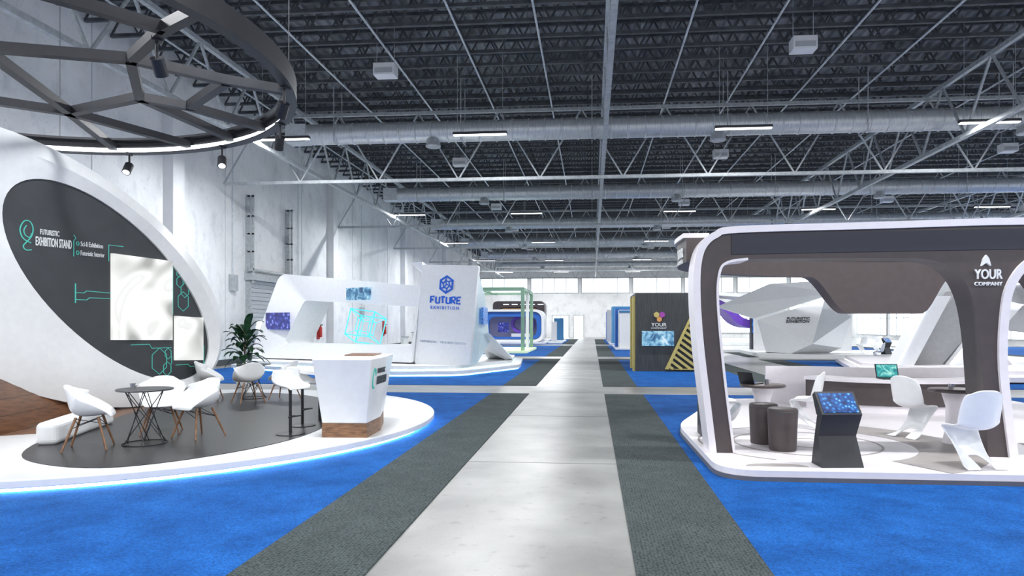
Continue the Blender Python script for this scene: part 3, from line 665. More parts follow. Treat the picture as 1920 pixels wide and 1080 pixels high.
uB = (Vector(TRp)-Vector(TLp)).normalized(); upB = (Vector(TLp)-Vector(BLp)).normalized(); nB = uB.cross(upB).normalized()
oB0 = Vector(BLp)
def QB(a, b, off): return tuple(oB0+uB*a+upB*b+nB*off)
def lineB(pts, w, closed=False): return MB().strip(pts, w, QB, -0.01, 0.02, closed)
cx, cz = 1.02, 2.82
hx = [(cx+0.27*math.cos(math.pi/3*i+math.pi/2), cz+0.29*math.sin(math.pi/3*i+math.pi/2)) for i in range(6)]
hi_ = [(cx+0.13*math.cos(math.pi/3*i+math.pi/2+0.3), cz+0.14*math.sin(math.pi/3*i+math.pi/2+0.3)) for i in range(6)]
lgb = merge(lineB(hx, 0.075, True), lineB(hi_, 0.05, True), *[lineB([hx[i], hi_[i]], 0.05) for i in range(6)], lineB([(cx, cz), hi_[0]], 0.04), lineB([(cx, cz), hi_[2]], 0.04), lineB([(cx, cz), hi_[4]], 0.04))
def glyphs(word, x0, z0, w, h, gap, t):
    G = {'F': [[(1, 1), (0, 1), (0, 0)], [(0, .5), (.75, .5)]], 'U': [[(0, 1), (0, 0.15), (0.2, 0), (1, 0), (1, 1)]], 'T': [[(0, 1), (1, 1)], [(.35, 1), (.5, 0)]],
         'R': [[(0, 0), (0, 1), (.85, 1), (1, .8), (.85, .5), (0.25, .5), (1, 0)]], 'E': [[(1, 1), (0, 1), (0, 0), (1, 0)], [(0, .5), (.8, .5)]]}
    m = MB()
    for i, ch in enumerate(word):
        for st in G[ch]:
            m.strip([(x0+i*(w+gap)+a*w, z0+b*h) for a, b in st], t, QB, -0.01, 0.02)
    return m
tb1 = glyphs('FUTURE', 0.45, 2.17, 0.14, 0.22, 0.065, 0.065)
tb2 = text('E X H I B I T I O N', QB(cx, 1.96, 0), uB, upB, 1.1, 0.11, 0.02, True, bold=0.015)
tb3 = text('FUTURISTIC    MODERN DESIGN', QB(1.05, 0.78, 0), uB, upB, 1.75, 0.07, 0.015, True)
def scrB(c, u, w, h, n_, d=0.05):
    c = Vector(c); u = Vector(u).normalized(); n_ = Vector(n_).normalized()
    q = [c-u*w/2-Vector((0, 0, h/2)), c+u*w/2-Vector((0, 0, h/2)), c+u*w/2+Vector((0, 0, h/2)), c-u*w/2+Vector((0, 0, h/2))]
    return MB().loft([p-n_*0.02 for p in q], [p+n_*d for p in q])
uF = (Vector(oF[1])-Vector(oF[0])); uF.z = 0; uF.normalize(); nF = uF.cross(Vector((0, 0, 1)))
def onF(t, z):
    a = Vector((-13.4, 27.1, z)); b = Vector((-6.1, 23.55, z)); return a+(b-a)*t
thing('exhibition_booth', 'white angular loop-shaped exhibition stand with blue logo tower', 'booth', (-8, 26, 0.36), [
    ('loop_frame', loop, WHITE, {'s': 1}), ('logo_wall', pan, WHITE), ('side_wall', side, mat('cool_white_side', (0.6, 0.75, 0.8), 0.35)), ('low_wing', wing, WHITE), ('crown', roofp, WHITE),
    ('logo', lgb, LETB), ('lettering', tb1, LETB), ('lettering', tb2, LETB), ('lettering', tb3, LETG),
    ('screen', scrB(onF(0.115, 1.88)+nF*0.14, uF, 1.45, 0.68, nF), SCR_PURP, {'label': 'screen with violet glowing particles'}), ('screen', scrB(onF(0.66, 2.88)+nF*0.08, uF, 1.25, 0.46, nF), SCR_CITY, {'label': 'screen with a blue city skyline'}),
    ('screen', scrB((-3.85, 24.3, 2.05), (0.0, 1, 0), 1.0, 0.6, (1, 0, 0), 0.04), SCR_BLUE)])
c0 = Vector((-8.95, 26.4, 1.66)); Rm = Matrix.Rotation(0.75, 3, 'Z') @ Matrix.Rotation(0.28, 3, 'X') @ Matrix.Rotation(0.12, 3, 'Y')
cub = [Vector((x, y, z)) for x in (-1, 1) for y in (-1, 1) for z in (-1, 1)]
te = MB()
for s1 in (0.53, 0.27):
    V = [c0+Rm @ (v*s1) for v in cub]
    for i in range(8):
        for j in range(i+1, 8):
            if (cub[i]-cub[j]).length < 2.01: te.rod(V[i], V[j], 0.022 if s1 > 0.5 else 0.014, n=6)
for v in cub: te.rod(c0+Rm @ (v*0.53), c0+Rm @ (v*0.27), 0.012, n=6)
zmin = min(p[2] for p in te.v)
thing('wireframe_cube', 'glowing cyan nested wireframe cube sculpture on a white plinth', 'sculpture', (c0.x, c0.y, 0.36), [
    ('cube_frame', te, CYAN), ('plinth', MB().lathe([(0.7, 0.36), (0.62, zmin+0.02)], (c0.x, c0.y, 0), 32), WHITE)])
for i, (x, y, h) in enumerate(((-7.2, 27.4, 1.4), (-6.8, 28.0, 1.9), (-7.9, 28.4, 1.2), (-7.4, 28.8, 1.6))):
    thing('display_column', 'slim white display column inside the white stand', 'column', (x, y, 0.36), [('shaft', MB().lathe([(0.16, 0.36), (0.13, h)], (x, y, 0), 20), WHITE, {'s': 1}), ('cap', MB().lathe([(0.17, h), (0.17, h+0.04)], (x, y, 0), 20), GREYF)], group='display columns')

# ------------------------------------------------------------------ STAND C (green portal)
def portal(y, x0, x1, h, w, d): return MB().box((x0, y, 0.15), (x0+w, y+d, h)).box((x1-w, y, 0.15), (x1, y+d, h)).box((x0+w, y, h-w), (x1-w, y+d, h))
thing('portal_booth', 'sage green and white open portal frames over a glowing platform', 'booth', (-6, 43, 0), [
    ('platform', MB().box((-9.6, 40.6, 0), (-3.9, 48, 0.15)), mat('pale_green_led', (0.7, 0.8, 0.5), 0.4, emit=(0.8, 1, 0.6), es=0.4)),
    ('portal_frame', portal(41.2, -9.2, -4.1, 4.0, 0.2, 0.3), GREEN), ('portal_frame', portal(44.2, -9.2, -4.1, 4.0, 0.2, 0.3), WHITEM), ('portal_frame', portal(47.2, -9.2, -4.1, 4.0, 0.2, 0.3), GREEN),
    ('top_rail', MB().box((-9.2, 41.5, 3.8), (-9.0, 47.2, 4.0)), GREEN), ('top_rail', MB().box((-4.3, 41.5, 3.8), (-4.1, 47.2, 4.0)), GREEN), ('top_rail', MB().box((-6.8, 41.5, 3.8), (-6.6, 47.2, 3.98)), GREEN),
    ('counter', MB().box((-8.6, 44.8, 0.15), (-7.2, 45.4, 1.2)), WHITEM)])
def rr(x0, x1, z0, z1, r, y): return [(p[0], y, p[1]) for p in rounded([(x0, z0), (x1, z0), (x1, z1), (x0, z1)], r, 6)]
sw = [(-6.4+1.0*math.cos(t*0.35), 1.75+0.75*math.sin(t*0.35)) for t in range(-2, 14)]
thing('arch_booth', 'rounded white arch stand with blue interior and purple swirl', 'booth', (-7, 63, 0), [
    ('platform', MB().prism(rounded([(-10.6, 60.5), (-4.1, 60.5), (-4.1, 67), (-10.6, 67)], 0.8, 5), 0, 0.15), WHITE),
    ('arch', MB().frame(rr(-10.3, -4.3, 0.15, 3.1, 0.9, 61.5), rr(-10.05, -4.55, 0.35, 2.9, 0.8, 61.5), rr(-10.3, -4.3, 0.15, 3.1, 0.9, 64.5), rr(-10.05, -4.55, 0.35, 2.9, 0.8, 64.5)), WHITE, {'s': 1}),
    ('inner_band', MB().frame(rr(-10.0, -4.6, 0.4, 2.86, 0.8, 61.8), rr(-9.4, -5.0, 0.6, 2.45, 0.7, 61.8), rr(-10.0, -4.6, 0.4, 2.86, 0.8, 62.2), rr(-9.4, -5.0, 0.6, 2.45, 0.7, 62.2)), BLUEP),
    ('back_wall', MB().box((-10.0, 64.5, 0.2), (-4.6, 64.8, 2.9)), mat('lilac_wall', (0.45, 0.45, 0.7), 0.5)),
    ('swirl', MB().strip(sw, 0.25, lambda a, b, o: (a, o, b), 63.0, 64.0), PURP, {'s': 1}), ('screen', MB().box((-8.9, 64.4, 1.0), (-7.9, 64.5, 1.9)), SCR_PURP), ('counter', MB().box((-7.4, 62.4, 0.15), (-5.6, 63.0, 0.9)), WHITE)])
thing('frame_booth', 'dark brown squared frame stand with amber ring lights', 'booth', (-7, 71, 0), [
    ('platform', MB().box((-10.5, 69.5, 0), (-4.4, 76, 0.15)), WHITE),
    ('frame', MB().frame(rr(-10.3, -4.9, 0.15, 4.15, 0.5, 70.5), rr(-9.6, -5.5, 0.3, 3.5, 0.5, 70.5), rr(-10.3, -4.9, 0.15, 4.15, 0.5, 73.5), rr(-9.6, -5.5, 0.3, 3.5, 0.5, 73.5)), BROWN),
    ('amber_frame', MB().frame(rr(-9.5, -5.6, 0.3, 3.4, 0.4, 70.3), rr(-9.3, -5.8, 0.4, 3.2, 0.4, 70.3), rr(-9.5, -5.6, 0.3, 3.4, 0.4, 70.8), rr(-9.3, -5.8, 0.4, 3.2, 0.4, 70.8)), ORANGE)]
    +[('ring_light', MB().box((-9.2+i*0.9, 70.4, 3.78), (-8.6+i*0.9, 70.48, 3.83)), LEDW) for i in range(5)]+[('back_wall', MB().box((-9.6, 73.3, 0.3), (-5.5, 73.5, 3.5)), mat('plum_wall', (0.2, 0.12, 0.3), 0.5))])
thing('partition_booth', 'low blue and white panelled stand beside the aisle', 'booth', (-3.5, 66, 0), [
    ('platform', MB().box((-4.0, 62, 0.012), (-2.7, 72, 0.12)), WHITE), ('panel', MB().box((-3.9, 70, 0.12), (-2.9, 70.3, 2.4)), SKYB), ('panel', MB().box((-3.9, 66, 0.12), (-3.4, 66.3, 2.0)), WHITEM)])

# ------------------------------------------------------------------ STAND F (dark block, yellow triangle)
bx0, bx1, by0, by1, bz = 1.6, 4.1, 25.5, 29.0, 2.9
tri = [(2.74, 0.1), (3.98, 0.1), (3.98, 2.82)]
FX = lambda a, b, o: (a, o, b)
tr = MB().strip(tri, 0.13, FX, 25.36, 25.47, True)
slats = []
for i in range(15):
    z = 0.2+i*0.18; xl = 2.74+(z-0.1)/2.72*1.24+0.05
    z2 = z-(3.98-xl)*0.75
    if xl > 3.86: continue
    if z2 < 0.1:
        xe = xl+(z-0.1)/0.75; s_ = MB().strip([(xl, z), (min(xe, 3.98), 0.1)], 0.095, FX, 25.38, 25.46)
    else: s_ = MB().strip([(xl, z), (3.98, z2)], 0.095, FX, 25.38, 25.46)
    slats.append(('slat', s_, YELL))
def hexm(x, z, r, y0=25.42, y1=25.49): return MB().loft([(x+r*math.cos(math.pi/3*i+math.pi/2), y0, z+r*math.sin(math.pi/3*i+math.pi/2)) for i in range(6)], [(x+r*math.cos(math.pi/3*i+math.pi/2), y1, z+r*math.sin(math.pi/3*i+math.pi/2)) for i in range(6)])
uX = (1, 0, 0)
thing('exhibition_booth', 'dark wood-grain block stand with yellow slatted triangle', 'booth', (2.8, 27, 0), [
    ('body', MB().box((bx0, by0, 0.0), (bx1, by1, bz)), DWOOD), ('side_trim', MB().box((bx0-0.08, by0+0.1, 0.0), (bx0, by0+0.5, bz-0.1)), YELL), ('side_trim', MB().box((bx0-0.08, by0+1.8, 0), (bx0, by0+2.1, bz-0.1)), YELL),
    ('triangle_frame', tr, YELL), ('screen', MB().box((1.84, 25.42, 0.95), (3.0, 25.5, 1.5)), SCR_CITY),
    ('logo', merge(hexm(2.37, 2.1, 0.11)), YELL), ('logo', merge(hexm(2.575, 2.1, 0.11)), mat('violet_hex', (0.35, 0.05, 0.35), 0.5)), ('logo', merge(hexm(2.47, 1.935, 0.10)), mat('orange_hex', (0.7, 0.33, 0.1), 0.5)),
    ('lettering', merge(text('YOUR', (2.46, 25.5, 1.67), uX, UP, 0.56, 0.13, 0.03, True, bold=0.01), text('COMPANY', (2.46, 25.5, 1.58), uX, UP, 0.56, 0.055, 0.03, True)), LETW)]+slats)
thing('panel_booth', 'white boxy stand with tall blue side panel', 'booth', (2.7, 50, 0), [
    ('body', MB().box((1.9, 47.5, 0.1), (4.4, 50, 2.75)), WHITEM), ('side_panel', MB().box((1.7, 50.5, 0.1), (3.4, 52.0, 2.9)), BLUEP), ('trim_band', MB().box((1.86, 47.45, 2.55), (4.4, 47.5, 2.7)), SKYB),
    ('base', MB().box((1.6, 47.0, 0), (4.9, 55, 0.1)), WHITE)])
thing('panel_booth', 'blue rectangular stand walls beside the aisle', 'booth', (2.7, 62, 0), [
    ('body', MB().box((1.75, 60.0, 0.1), (4.8, 63, 3.3)), SKYB), ('screen', MB().box((2.2, 59.93, 1.2), (3.6, 60.0, 2.3)), SCR_BLUE), ('base', MB().box((1.5, 59.5, 0), (5, 66, 0.1)), WHITE)])
thing('panel_booth', 'white and dark blue stand walls further along the aisle', 'booth', (2.7, 72, 0), [
    ('body', MB().box((1.5, 70.0, 0), (4.8, 73, 3.2)), WHITEM), ('side_panel', MB().box((1.46, 70.2, 0.1), (1.5, 72.8, 3.0)), BLUEP)])

# ------------------------------------------------------------------ STAND H (purple ribbon)
pur = smooth([(6.6, 3.3), (7.6, 3.2), (8.6, 2.7), (9.3, 2.0), (10.2, 1.75), (11.2, 2.1), (11.8, 2.5)], 6)
whr = smooth([(6.4, 3.7), (8.0, 3.65), (9.6, 3.5), (10.6, 3.3), (11.0, 2.4), (11.1, 0.15)], 6)
thing('ribbon_booth', 'white stand with sweeping purple ribbon roof', 'booth', (9, 45, 0), [
    ('platform', MB().prism(rounded([(6.3, 43.3), (12.2, 43.3), (12.2, 50), (6.3, 50)], 1.0, 5), 0, 0.18), WHITE),
    ('purple_ribbon', MB().strip(pur, 0.5, FX, 44, 47, False), PURP, {'s': 1}), ('white_ribbon', MB().strip(whr, 0.2, FX, 43.5, 47.5), WHITE, {'s': 1}),
    ('post', MB().box((9.9, 43.6, 0.18), (10.3, 44.1, 3.2)), DGREY), ('screen', MB().box((9.95, 43.55, 1.2), (10.25, 43.6, 2.4)), SCR_BLUE), ('post', MB().box((6.5, 43.8, 0.18), (6.9, 44.2, 3.6)), WHITE)])

# ------------------------------------------------------------------ STAND I (white facets)
def tri_slab(pts3, th=(0.05, 0.4, -0.05)):
    return MB().loft(pts3, [tuple(Vector(p)+Vector(th)) for p in pts3])
A1, A2, A3, A4, A5, A6, A7 = (9.1, 38.4, 2.0), (12.5, 38.0, 3.1), (11.2, 35.9, 0.75), (14.0, 38.3, 2.15), (13.1, 37.2, 0.5), (10.4, 37.0, 0.2), (9.5, 38.2, 0.25)
fac = [
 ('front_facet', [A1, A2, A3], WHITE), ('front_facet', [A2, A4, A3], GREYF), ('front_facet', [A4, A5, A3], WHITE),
 ('front_facet', [A1, A3, A6, A7], WHITEM), ('front_facet', [A3, A5, (12.6, 37.8, 0.2), A6], WHITE),
 ('roof_facet', [(7.0, 39.0, 2.75), (9.4, 37.2, 3.9), (14.5, 36.6, 4.15), (12.7, 37.0, 3.4)], WHITE),
 ('roof_facet', [(7.0, 39.0, 2.75), (12.7, 37.0, 3.4), (9.0, 38.8, 2.1)], WHITE),
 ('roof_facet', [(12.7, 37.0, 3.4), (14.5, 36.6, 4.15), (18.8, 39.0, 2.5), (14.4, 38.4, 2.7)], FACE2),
]
ip = [('platform', MB().prism([(8.8, 36.8), (10.5, 35.4), (15.8, 36.0), (17.5, 38), (17, 42.5), (9, 42.5)], 0, 0.2), WHITE)]
for nm, pts, m_ in fac: ip.append((nm, tri_slab(pts), m_))
nF1 = (Vector(A2)-Vector(A3)).cross(Vector(A1)-Vector(A3)).normalized()
if nF1.y > 0: nF1 = -nF1
uI = Vector((0, 0, 1)).cross(nF1).normalized(); upI = nF1.cross(uI).normalized()
if uI.x < 0: uI = -uI
if upI.z < 0: upI = -upI
cI = (Vector(A1)+Vector(A2)+Vector(A3))/3+nF1*0.02
ip.append(('lettering', merge(text('FUTURISTIC', cI+upI*0.05, uI, upI, 1.15, 0.18, 0.03, True, bold=0.01), text('EXHIBITION', cI-upI*0.2, uI, upI, 1.15, 0.2, 0.03, True, bold=0.01)), LETD))
ip.append(('back_wall', MB().box((9.5, 41, 0.2), (15.0, 41.3, 2.6)), WHITEM))
thing('exhibition_booth', 'white faceted crystal-shaped exhibition stand', 'booth', (12, 39, 0), ip)

# ------------------------------------------------------------------ STAND J (angular legs)
plJ = [(9.3, 25.5), (11.3, 20.9), (16.5, 21.0), (19.5, 24), (19, 31), (11, 32)]
jp = [('platform', MB().prism(plJ, 0.06, 0.2), PINKW), ('platform_step', MB().prism(sc(plJ, 0.92, (14, 26)), 0.22, 0.36), PINKW), ('base', MB().prism(sc(plJ, 0.97, (14, 26)), 0, 0.06), DGREY), ('light_strip', MB().prism(sc(plJ, 0.925, (14, 26)), 0.2, 0.222), LEDW)]
def leg(pts, y0, y1, m_, nm='angled_leg'):
    jp.append((nm, MB().loft([(x, y0, z) for x, z in pts], [(x, y1, z) for x, z in pts]), m_))
leg([(10.3, 0.36), (10.8, 0.36), (12.0, 2.7), (11.4, 2.7)], 24.0, 24.9, WHITE)
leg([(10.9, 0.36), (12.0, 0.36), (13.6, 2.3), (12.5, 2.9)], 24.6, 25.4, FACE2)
leg([(12.1, 0.36), (12.7, 0.36), (14.4, 2.4), (13.7, 2.6)], 24.2, 25.2, WHITE)
leg([(13.6, 0.36), (14.4, 0.36), (13.2, 1.8), (12.7, 1.5)], 24.8, 25.4, PINKW)
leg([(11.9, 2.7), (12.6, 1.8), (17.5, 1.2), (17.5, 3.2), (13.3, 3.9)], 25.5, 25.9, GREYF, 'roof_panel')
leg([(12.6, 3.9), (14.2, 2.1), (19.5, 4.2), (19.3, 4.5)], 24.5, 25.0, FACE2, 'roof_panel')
leg([(16.2, 0.36), (17.4, 0.36), (18.4, 3.9), (17.2, 3.9)], 24.5, 25.4, WHITE)
jp += [('light_strip', MB().strip([(12.05, 0.4), (13.65, 2.45), (14.35, 2.4)], 0.04, FX, 24.1, 24.18), LEDW), ('light_strip', MB().strip([(14.3, 3.1), (18.6, 4.0)], 0.05, FX, 24.4, 24.48), LEDW), ('light_strip', MB().strip([(10.28, 0.4), (11.38, 2.68)], 0.03, FX, 23.95, 24.0), LEDW)]
thing('exhibition_booth', 'white and grey angular stand with slanted legs and light strips', 'booth', (14, 26, 0), jp)

# ------------------------------------------------------------------ STAND K (right canopy)
zK = 0.13
plK = rounded([(1.42, 7.75), (8.6, 7.75), (8.9, 15.6), (2.7, 15.2), (1.38, 11.2)], [0.5, 0.4, 0.5, 0.8, 0.6], 8)
def arcseg(c, r0, r1, a0, a1, z=zK, n=40):
    A = [(c[0]+r0*math.cos(math.radians(a0+(a1-a0)*i/n)), c[1]+r0*math.sin(math.radians(a0+(a1-a0)*i/n))) for i in range(n+1)]
    B_ = [(c[0]+r1*math.cos(math.radians(a0+(a1-a0)*i/n)), c[1]+r1*math.sin(math.radians(a0+(a1-a0)*i/n))) for i in range(n+1)]
    m = MB(); z0 = z+0.001; z1 = z+0.004
    vs = [(x, y, z0) for x, y in A]+[(x, y, z0) for x, y in B_]+[(x, y, z1) for x, y in A]+[(x, y, z1) for x, y in B_]; k = n+1; fs = []
    for i in range(n): fs += [(2*k+i, 3*k+i, 3*k+i+1, 2*k+i+1), (i, i+1, k+i+1, k+i), (i, 2*k+i, 2*k+i+1, i+1), (k+i, k+i+1, 3*k+i+1, 3*k+i)]
    return m.add(vs, fs)
kinl = [arcseg((2.9, 9.6), 0.93, 0.965, 0, 359), arcseg((2.9, 9.6), 1.35, 2.1, -62, 55), arcseg((2.9, 9.6), 1.4, 1.43, 100, 240), arcseg((2.95, 9.6), 0.35, 0.38, 0, 359), arcseg((5.4, 7.6), 1.5, 2.3, 35, 80)]
kinl.append(MB().prism([(2.1+0.35*math.cos(t*0.314), 7.98+0.16*math.sin(t*0.314)) for t in range(11)], zK+0.001, zK+0.005))
thing('booth_platform', 'white rounded stand platform with taupe curved inlays', 'platform', (4.8, 11, 0), [
    ('deck', MB().prism(plK, 0.06, zK), PINKW), ('skirt', MB().prism([((x-4.8)*1.004+4.8, (y-11)*1.004+11) for x, y in plK], 0.0, 0.06), mat('skirt_grey', (0.12, 0.12, 0.14), 0.5))]+[('floor_inlay', k_, TAUPE, {'fix': False}) for k_ in kinl])
outp = smooth([(1.52, zK), (1.44, .8), (1.36, 1.5), (1.32, 2.1), (1.33, 2.5), (1.40, 2.74), (1.56, 2.88), (1.85, 2.94), (3.5, 2.97), (5.2, 3.0), (7.6, 2.97), (8.1, 2.88), (8.3, 2.6), (8.32, 2.1), (8.2, 1.0), (8.1, zK)], 5)
in1 = smooth([(7.8, zK), (7.95, 1.2), (8.0, 2.1), (7.9, 2.45), (7.6, 2.58), (6.2, 2.6), (5.6, 2.6), (5.28, 2.5), (5.08, 2.25), (5.0, 1.9), (4.98, 1.2), (5.1, zK)], 5)
in2 = smooth([(4.82, zK), (4.76, 1.1), (4.71, 1.7), (4.62, 2.12), (4.45, 2.40), (4.15, 2.54), (3.6, 2.57), (1.95, 2.57), (1.70, 2.53), (1.60, 2.40), (1.58, 2.0), (1.66, 1.1), (1.78, zK)], 5)
lft = smooth([(1.95, 2.57), (1.70, 2.53), (1.60, 2.40), (1.58, 2.0), (1.66, 1.1), (1.78, zK)], 5)
poly = outp+in1+in2
KX = lambda a, b, o: (a, o, b)
y0, y1 = 8.78, 9.2
slab = MB().loft([(a, y0, b) for a, b in poly], [(a, y1, b) for a, b in poly])
fas = MB().strip([(1.75, 2.755), (3.5, 2.775), (5.2, 2.79), (7.7, 2.76)], 0.25, KX, y0-0.015, y0+0.05)
path = smooth([(1.38, 9.22), (1.37, 10.1), (1.6, 10.9), (2.3, 11.7), (3.4, 12.3), (5.2, 12.7), (7.2, 12.5), (8.1, 11.5), (8.28, 9.25)], 10)
def zb(x, y):
    if y < 11.0 and x > 3: return 2.5
    sm = lambda q: q*q*(3-2*q)
    t = sm(max(0, min(1, (x-3.75)/0.75)))*sm(max(0, min(1, (6.3-x)/0.5)))
    return 2.58-0.64*t
def band(path, off, z_of, ztop):
    vs = []; fs = []; n = len(path)
    for i in range(n):
        a = path[max(i-1, 0)]; b = path[min(i+1, n-1)]; dx, dy = b[0]-a[0], b[1]-a[1]; l = math.hypot(dx, dy); nx, ny = -dy/l*off, dx/l*off
        x, y = path[i]; z0 = z_of(x, y)
        vs += [(x-nx, y-ny, z0), (x+nx, y+ny, z0), (x+nx, y+ny, ztop), (x-nx, y-ny, ztop)]
    for i in range(n-1):
        for k in range(4): fs.append((4*i+k, 4*i+(k+1) % 4, 4*i+4+(k+1) % 4, 4*i+4+k))
    fs += [(0, 1, 2, 3), (4*n-1, 4*n-2, 4*n-3, 4*n-4)]
    return MB().add(vs, fs)
path2 = smooth(path, 3)
bandm = band(path2, 0.13, zb, 2.9); trimt = band(path2, 0.17, lambda x, y: 2.9, 2.96)
rleg = smooth([(7.75, zK), (7.7, 1.2), (7.6, 2.0), (7.2, 2.6)], 5)+smooth([(8.2, 2.6), (8.15, 1.5), (8.15, zK)], 5)
rear = MB().loft([(a, 12.1, b) for a, b in rleg], [(a, 12.4, b) for a, b in rleg])
ytx = y0-0.03
kl = merge(text('YOUR', (4.80, ytx, 2.30), uX, UP, 0.32, 0.12, 0.02, True, bold=0.01), text('COMPANY', (4.80, ytx, 2.22), uX, UP, 0.32, 0.045, 0.02, True))
def up_arrow(x, z, s):
    P = [(x-0.06*s, z), (x-0.035*s, z+0.1*s), (x, z+0.15*s), (x+0.035*s, z+0.1*s), (x+0.06*s, z), (x, z+0.045*s)]
    return MB().loft([(a, ytx-0.01, b) for a, b in P], [(a, ytx+0.03, b) for a, b in P])
ks = merge(text('YOUR', (1.235, 9.9, 2.66), (0, -1, 0), UP, 0.5, 0.13, 0.02), text('COMPANY', (1.235, 9.9, 2.58), (0, -1, 0), UP, 0.5, 0.05, 0.02))
thing('canopy_booth', 'taupe and white rounded arch canopy on flared legs', 'booth', (4.5, 10.5, zK), [
    ('front_arch', slab, BROWN), ('white_edging', MB().strip(outp, 0.085, KX, y0-0.04, y1+0.04), PINKW, {'s': 1}), ('white_edging', MB().strip(in1, 0.10, KX, y0-0.04, y1+0.04), PINKW, {'s': 1}), ('white_edging', MB().strip(lft, 0.03, KX, y0-0.03, y1+0.03), PINKW, {'s': 1}),
    ('fascia', fas, NAVY), ('rear_band', bandm, BROWN, {'s': 1}), ('white_edging', trimt, PINKW, {'s': 1}),
    ('rear_leg', rear, BROWN), ('lettering', kl, LETW), ('logo', up_arrow(4.78, 2.46, 0.9), LETW), ('lettering', ks, LETW)])
def hexk(z, r): return MB().loft([(1.575, 10.2+0.8*r*math.cos(math.pi/3*i), z+r*math.sin(math.pi/3*i)) for i in range(6)], [(1.585, 10.2+0.8*r*math.cos(math.pi/3*i), z+r*math.sin(math.pi/3*i)) for i in range(6)])
thing('display_panel', 'thin dark freestanding display panel with glowing hexagons', 'display', (1.62, 10.2, zK), [
    ('panel', MB().box((1.58, 9.95, zK), (1.64, 10.45, 2.0)), BLACKM), ('screen', hexk(1.5, 0.25), SCR_TEAL), ('screen', hexk(0.8, 0.25), SCR_PURP)])
kb = MB().loft([(-0.24, -0.16, 0), (0.24, -0.16, 0), (0.22, 0.16, 0), (-0.22, 0.16, 0)], [(-0.22, -0.02, 0.34), (0.22, -0.02, 0.34), (0.2, 0.12, 0.34), (-0.2, 0.12, 0.34)])
kb.loft([(-0.22, -0.02, 0.34), (0.22, -0.02, 0.34), (0.2, 0.12, 0.34), (-0.2, 0.12, 0.34)], [(-0.23, -0.14, 0.60), (0.23, -0.14, 0.60), (0.22, 0.0, 0.62), (-0.22, 0.0, 0.62)])
kb.loft([(-0.23, -0.14, 0.60), (0.23, -0.14, 0.60), (0.22, 0.03, 0.58), (-0.22, 0.03, 0.58)], [(-0.23, 0.06, 0.84), (0.23, 0.06, 0.84), (0.22, 0.14, 0.8), (-0.22, 0.14, 0.8)])
a = Vector((0, 0.2, 0.24)).normalized(); nn = Vector((0, -0.24, 0.2)).normalized(); cc = Vector((0, -0.04, 0.72))
q = [cc+Vector((sx_*0.2, 0, 0))+a*(sz*0.13) for sx_, sz in ((-1, -1), (1, -1), (1, 1), (-1, 1))]
ksr = MB().loft([p-nn*0.01 for p in q], [p+nn*0.008 for p in q])
KS = thing('touchscreen_kiosk', 'dark folded touchscreen kiosk with blue glowing display', 'kiosk', (0, 0, 0), [('body', kb, BLACKM), ('screen', ksr, SCR_BLUE)], group='touchscreen kiosks')
KS.location = (2.80, 8.12, zK); KS.rotation_euler = (0, 0, 0.12)
dup(KS, (15.2, 36.8, 0.2), 0.5); dup(KS, (16.8, 23.0, 0.36), 0.8)
ps = MB().lathe([(0, 0), (0.165, 0.0), (0.17, 0.02), (0.19, 0.5), (0.185, 0.53), (0.17, 0.54), (0, 0.54)], n=32)
PS = thing('drum_stool', 'round dark brown leather drum stool', 'stool', (0, 0, 0), [('drum', ps, BROWN, {'s': 1}), ('seam', MB().lathe([(0.187, 0.49), (0.193, 0.5), (0.187, 0.51)], n=32), DGREY)], group='drum stools')
PS.location = (2.45, 9.05, zK); dup(PS, (2.33, 9.55, zK))
kt = MB().lathe([(0, 0.70), (0.31, 0.70), (0.325, 0.71), (0.325, 0.73), (0.31, 0.74), (0, 0.74)], n=40)
kp = MB().lathe([(0, 0), (0.15, 0.0), (0.15, 0.02), (0.115, 0.2), (0.11, 0.5), (0.16, 0.68), (0.18, 0.7), (0, 0.7)], n=32)
KT = thing('pedestal_table', 'round brown-topped table on a white flared pedestal', 'table', (0, 0, 0), [('tabletop', kt, BROWN, {'s': 1}), ('pedestal', kp, PINKW, {'s': 1})], group='pedestal tables')
KT.location = (4.92, 9.75, zK); dup(KT, (2.5, 10.3, zK))
dup(CUP, (4.82, 9.65, zK+0.74)); dup(CUP, (2.55, 10.25, zK+0.74))
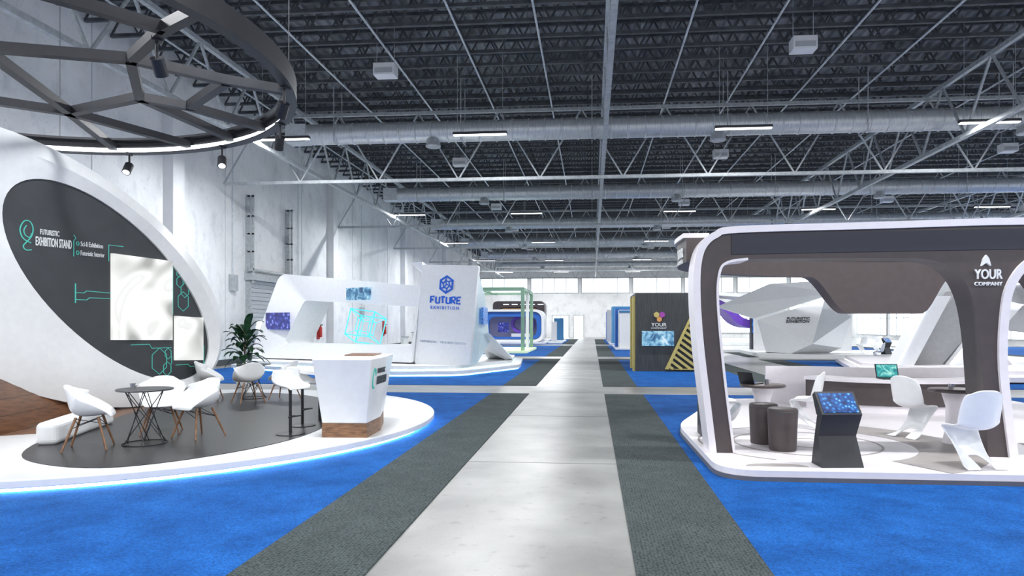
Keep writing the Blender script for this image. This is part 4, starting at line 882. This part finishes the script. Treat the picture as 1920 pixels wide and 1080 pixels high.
def cant():
    prof=smooth([(-0.25,0.88),(-0.24,0.76),(-0.205,0.56),(-0.16,0.45),(-0.05,0.415),(0.10,0.42),(0.20,0.42),(0.235,0.37),(0.20,0.26),(0.11,0.13),(0.0,0.05),(-0.14,0.012),(-0.26,0.0)],4)
    w=smooth([(a,0) for a in (0.18,0.235,0.25,0.25,0.25,0.245,0.235,0.21,0.18,0.17,0.19,0.22,0.24)],4)
    cu=smooth([(a,0) for a in (0.03,0.08,0.10,0.09,0.06,0.045,0.02,0.0,0.0,0,0,0,0)],4)
    bk=smooth([(a,0) for a in (0,0,0,0,0,0,0,-0.05,-0.11,-0.12,-0.08,-0.03,0)],4)
    m=13; q=MB(); nu=len(prof)
    for i in range(nu):
        a=Vector(prof[max(i-1,0)]); b=Vector(prof[min(i+1,nu-1)]); t=(b-a).normalized(); nr=Vector((-t.y,t.x))
        if i<nu*0.5 and nr.x+nr.y<0: nr=-nr
        for j in range(m):
            v=-1+2*j/(m-1); c=abs(v)**2.5
            y=prof[i][0]+nr.x*cu[i][0]*c+bk[i][0]*c; z=prof[i][1]+nr.y*cu[i][0]*c-(0.05*abs(v)**3 if i<2 else 0)
            k=max(0,(i/(nu-1)-0.72)/0.28); z+=0.07*math.sin(math.pi*min(1,k))*(1-c)
            q.v.append((w[i][0]*v,y,max(z,0.0)))
    for i in range(nu-1):
        for j in range(m-1):
            if i>nu*0.8 and 4<=j<=7: continue
            q.f.append((i*m+j,i*m+j+1,(i+1)*m+j+1,(i+1)*m+j))
    return q
PC = thing('cantilever_chair', 'white moulded plastic S-shaped cantilever chair', 'chair', (0, 0, 0), [('moulded_shell', cant(), WHITE, {'s': 1, 'solid': 0.02, 'sub': 1})], group='white cantilever chairs')
PC.location = (4.33, 8.2, zK+0.01); PC.rotation_euler = (0, 0, 0.15)
for x, y, z, r in ((4.6, 10.25, zK+0.01, -1.1), (3.35, 11.0, zK+0.01, 1.1), (2.0, 10.6, zK+0.01, -1.6), (13.5, 33.5, 0.012, 1.0), (15.4, 34.0, 0.012, -1.2), (14.9, 39.2, 0.21, 0.4), (16.0, 40, 0.21, 2.0)):
    dup(PC, (x, y, z), r)
cc_ = smooth([(4.35, 13.9), (4.9, 13.3), (5.8, 13.05), (6.8, 13.2), (7.6, 13.7)], 8)
thing('curved_counter', 'low curved brown counter with white top', 'counter', (5.7, 13.4, zK), [
    ('plinth', MB().strip(cc_, 0.45, lambda a, b, o: (a, b, o), zK, 0.26), PINKW, {'s': 1}), ('front', MB().strip(cc_, 0.5, lambda a, b, o: (a, b, o), 0.26, 0.68), BROWN, {'s': 1}), ('worktop', MB().strip(cc_, 0.62, lambda a, b, o: (a, b, o), 0.68, 0.74), PINKW, {'s': 1})])
bw = smooth([(3.6, 14.6), (4.6, 14.5), (6.0, 14.2), (7.6, 14.5), (8.5, 14.9)], 8)
single('curved_partition', 'low curved white partition wall behind the brown counter', 'partition', MB().strip(bw, 0.12, lambda a, b, o: (a, b, o), zK, 0.88), PINKW, (6, 14.5, zK), s=True)
def laptop(x, y, z, r):
    b = MB().box((-0.17, -0.12, 0), (0.17, 0.12, 0.018)); s = MB().loft([(-0.17, 0.12, 0.01), (0.17, 0.12, 0.01), (0.17, 0.13, 0.01), (-0.17, 0.13, 0.01)], [(-0.17, 0.19, 0.22), (0.17, 0.19, 0.22), (0.17, 0.2, 0.22), (-0.17, 0.2, 0.22)])
    d = MB().loft([(-0.155, 0.1215, 0.025), (0.155, 0.1215, 0.025), (0.155, 0.125, 0.025), (-0.155, 0.125, 0.025)], [(-0.155, 0.182, 0.21), (0.155, 0.182, 0.21), (0.155, 0.186, 0.21), (-0.155, 0.186, 0.21)])
    e = thing('laptop', 'open laptop with teal screen on a counter', 'laptop', (0, 0, 0), [('keyboard_base', b, BLACKM), ('lid', s, BLACKM), ('display', d, SCR_TEAL)], group='laptops')
    e.location = (x, y, z); e.rotation_euler = (0, 0, r); return e
lp = laptop(5.5, 13.12, 0.74, 0.0); lp.scale = (1.2, 1.2, 1.2)
lp2 = laptop(2.36, 10.36, zK+0.74, 2.2); lp2.scale = (0.8, 0.8, 0.8)

# ------------------------------------------------------------------ camera and world
cam = bpy.data.cameras.new('camera'); co = bpy.data.objects.new('camera', cam); COL.objects.link(co)
co.location = (0, 0, 1.75); co.rotation_euler = (math.radians(90), 0, math.atan(110/1280))
cam.sensor_width = 36; cam.lens = 24; cam.shift_x = -40/1920; cam.shift_y = 68/1920; cam.clip_end = 300
scene.camera = co
w = bpy.data.worlds.new('world'); scene.world = w; w.use_nodes = True
w.node_tree.nodes['Background'].inputs['Color'].default_value = (0.93, 0.965, 1.0, 1)
w.node_tree.nodes['Background'].inputs['Strength'].default_value = 1.0
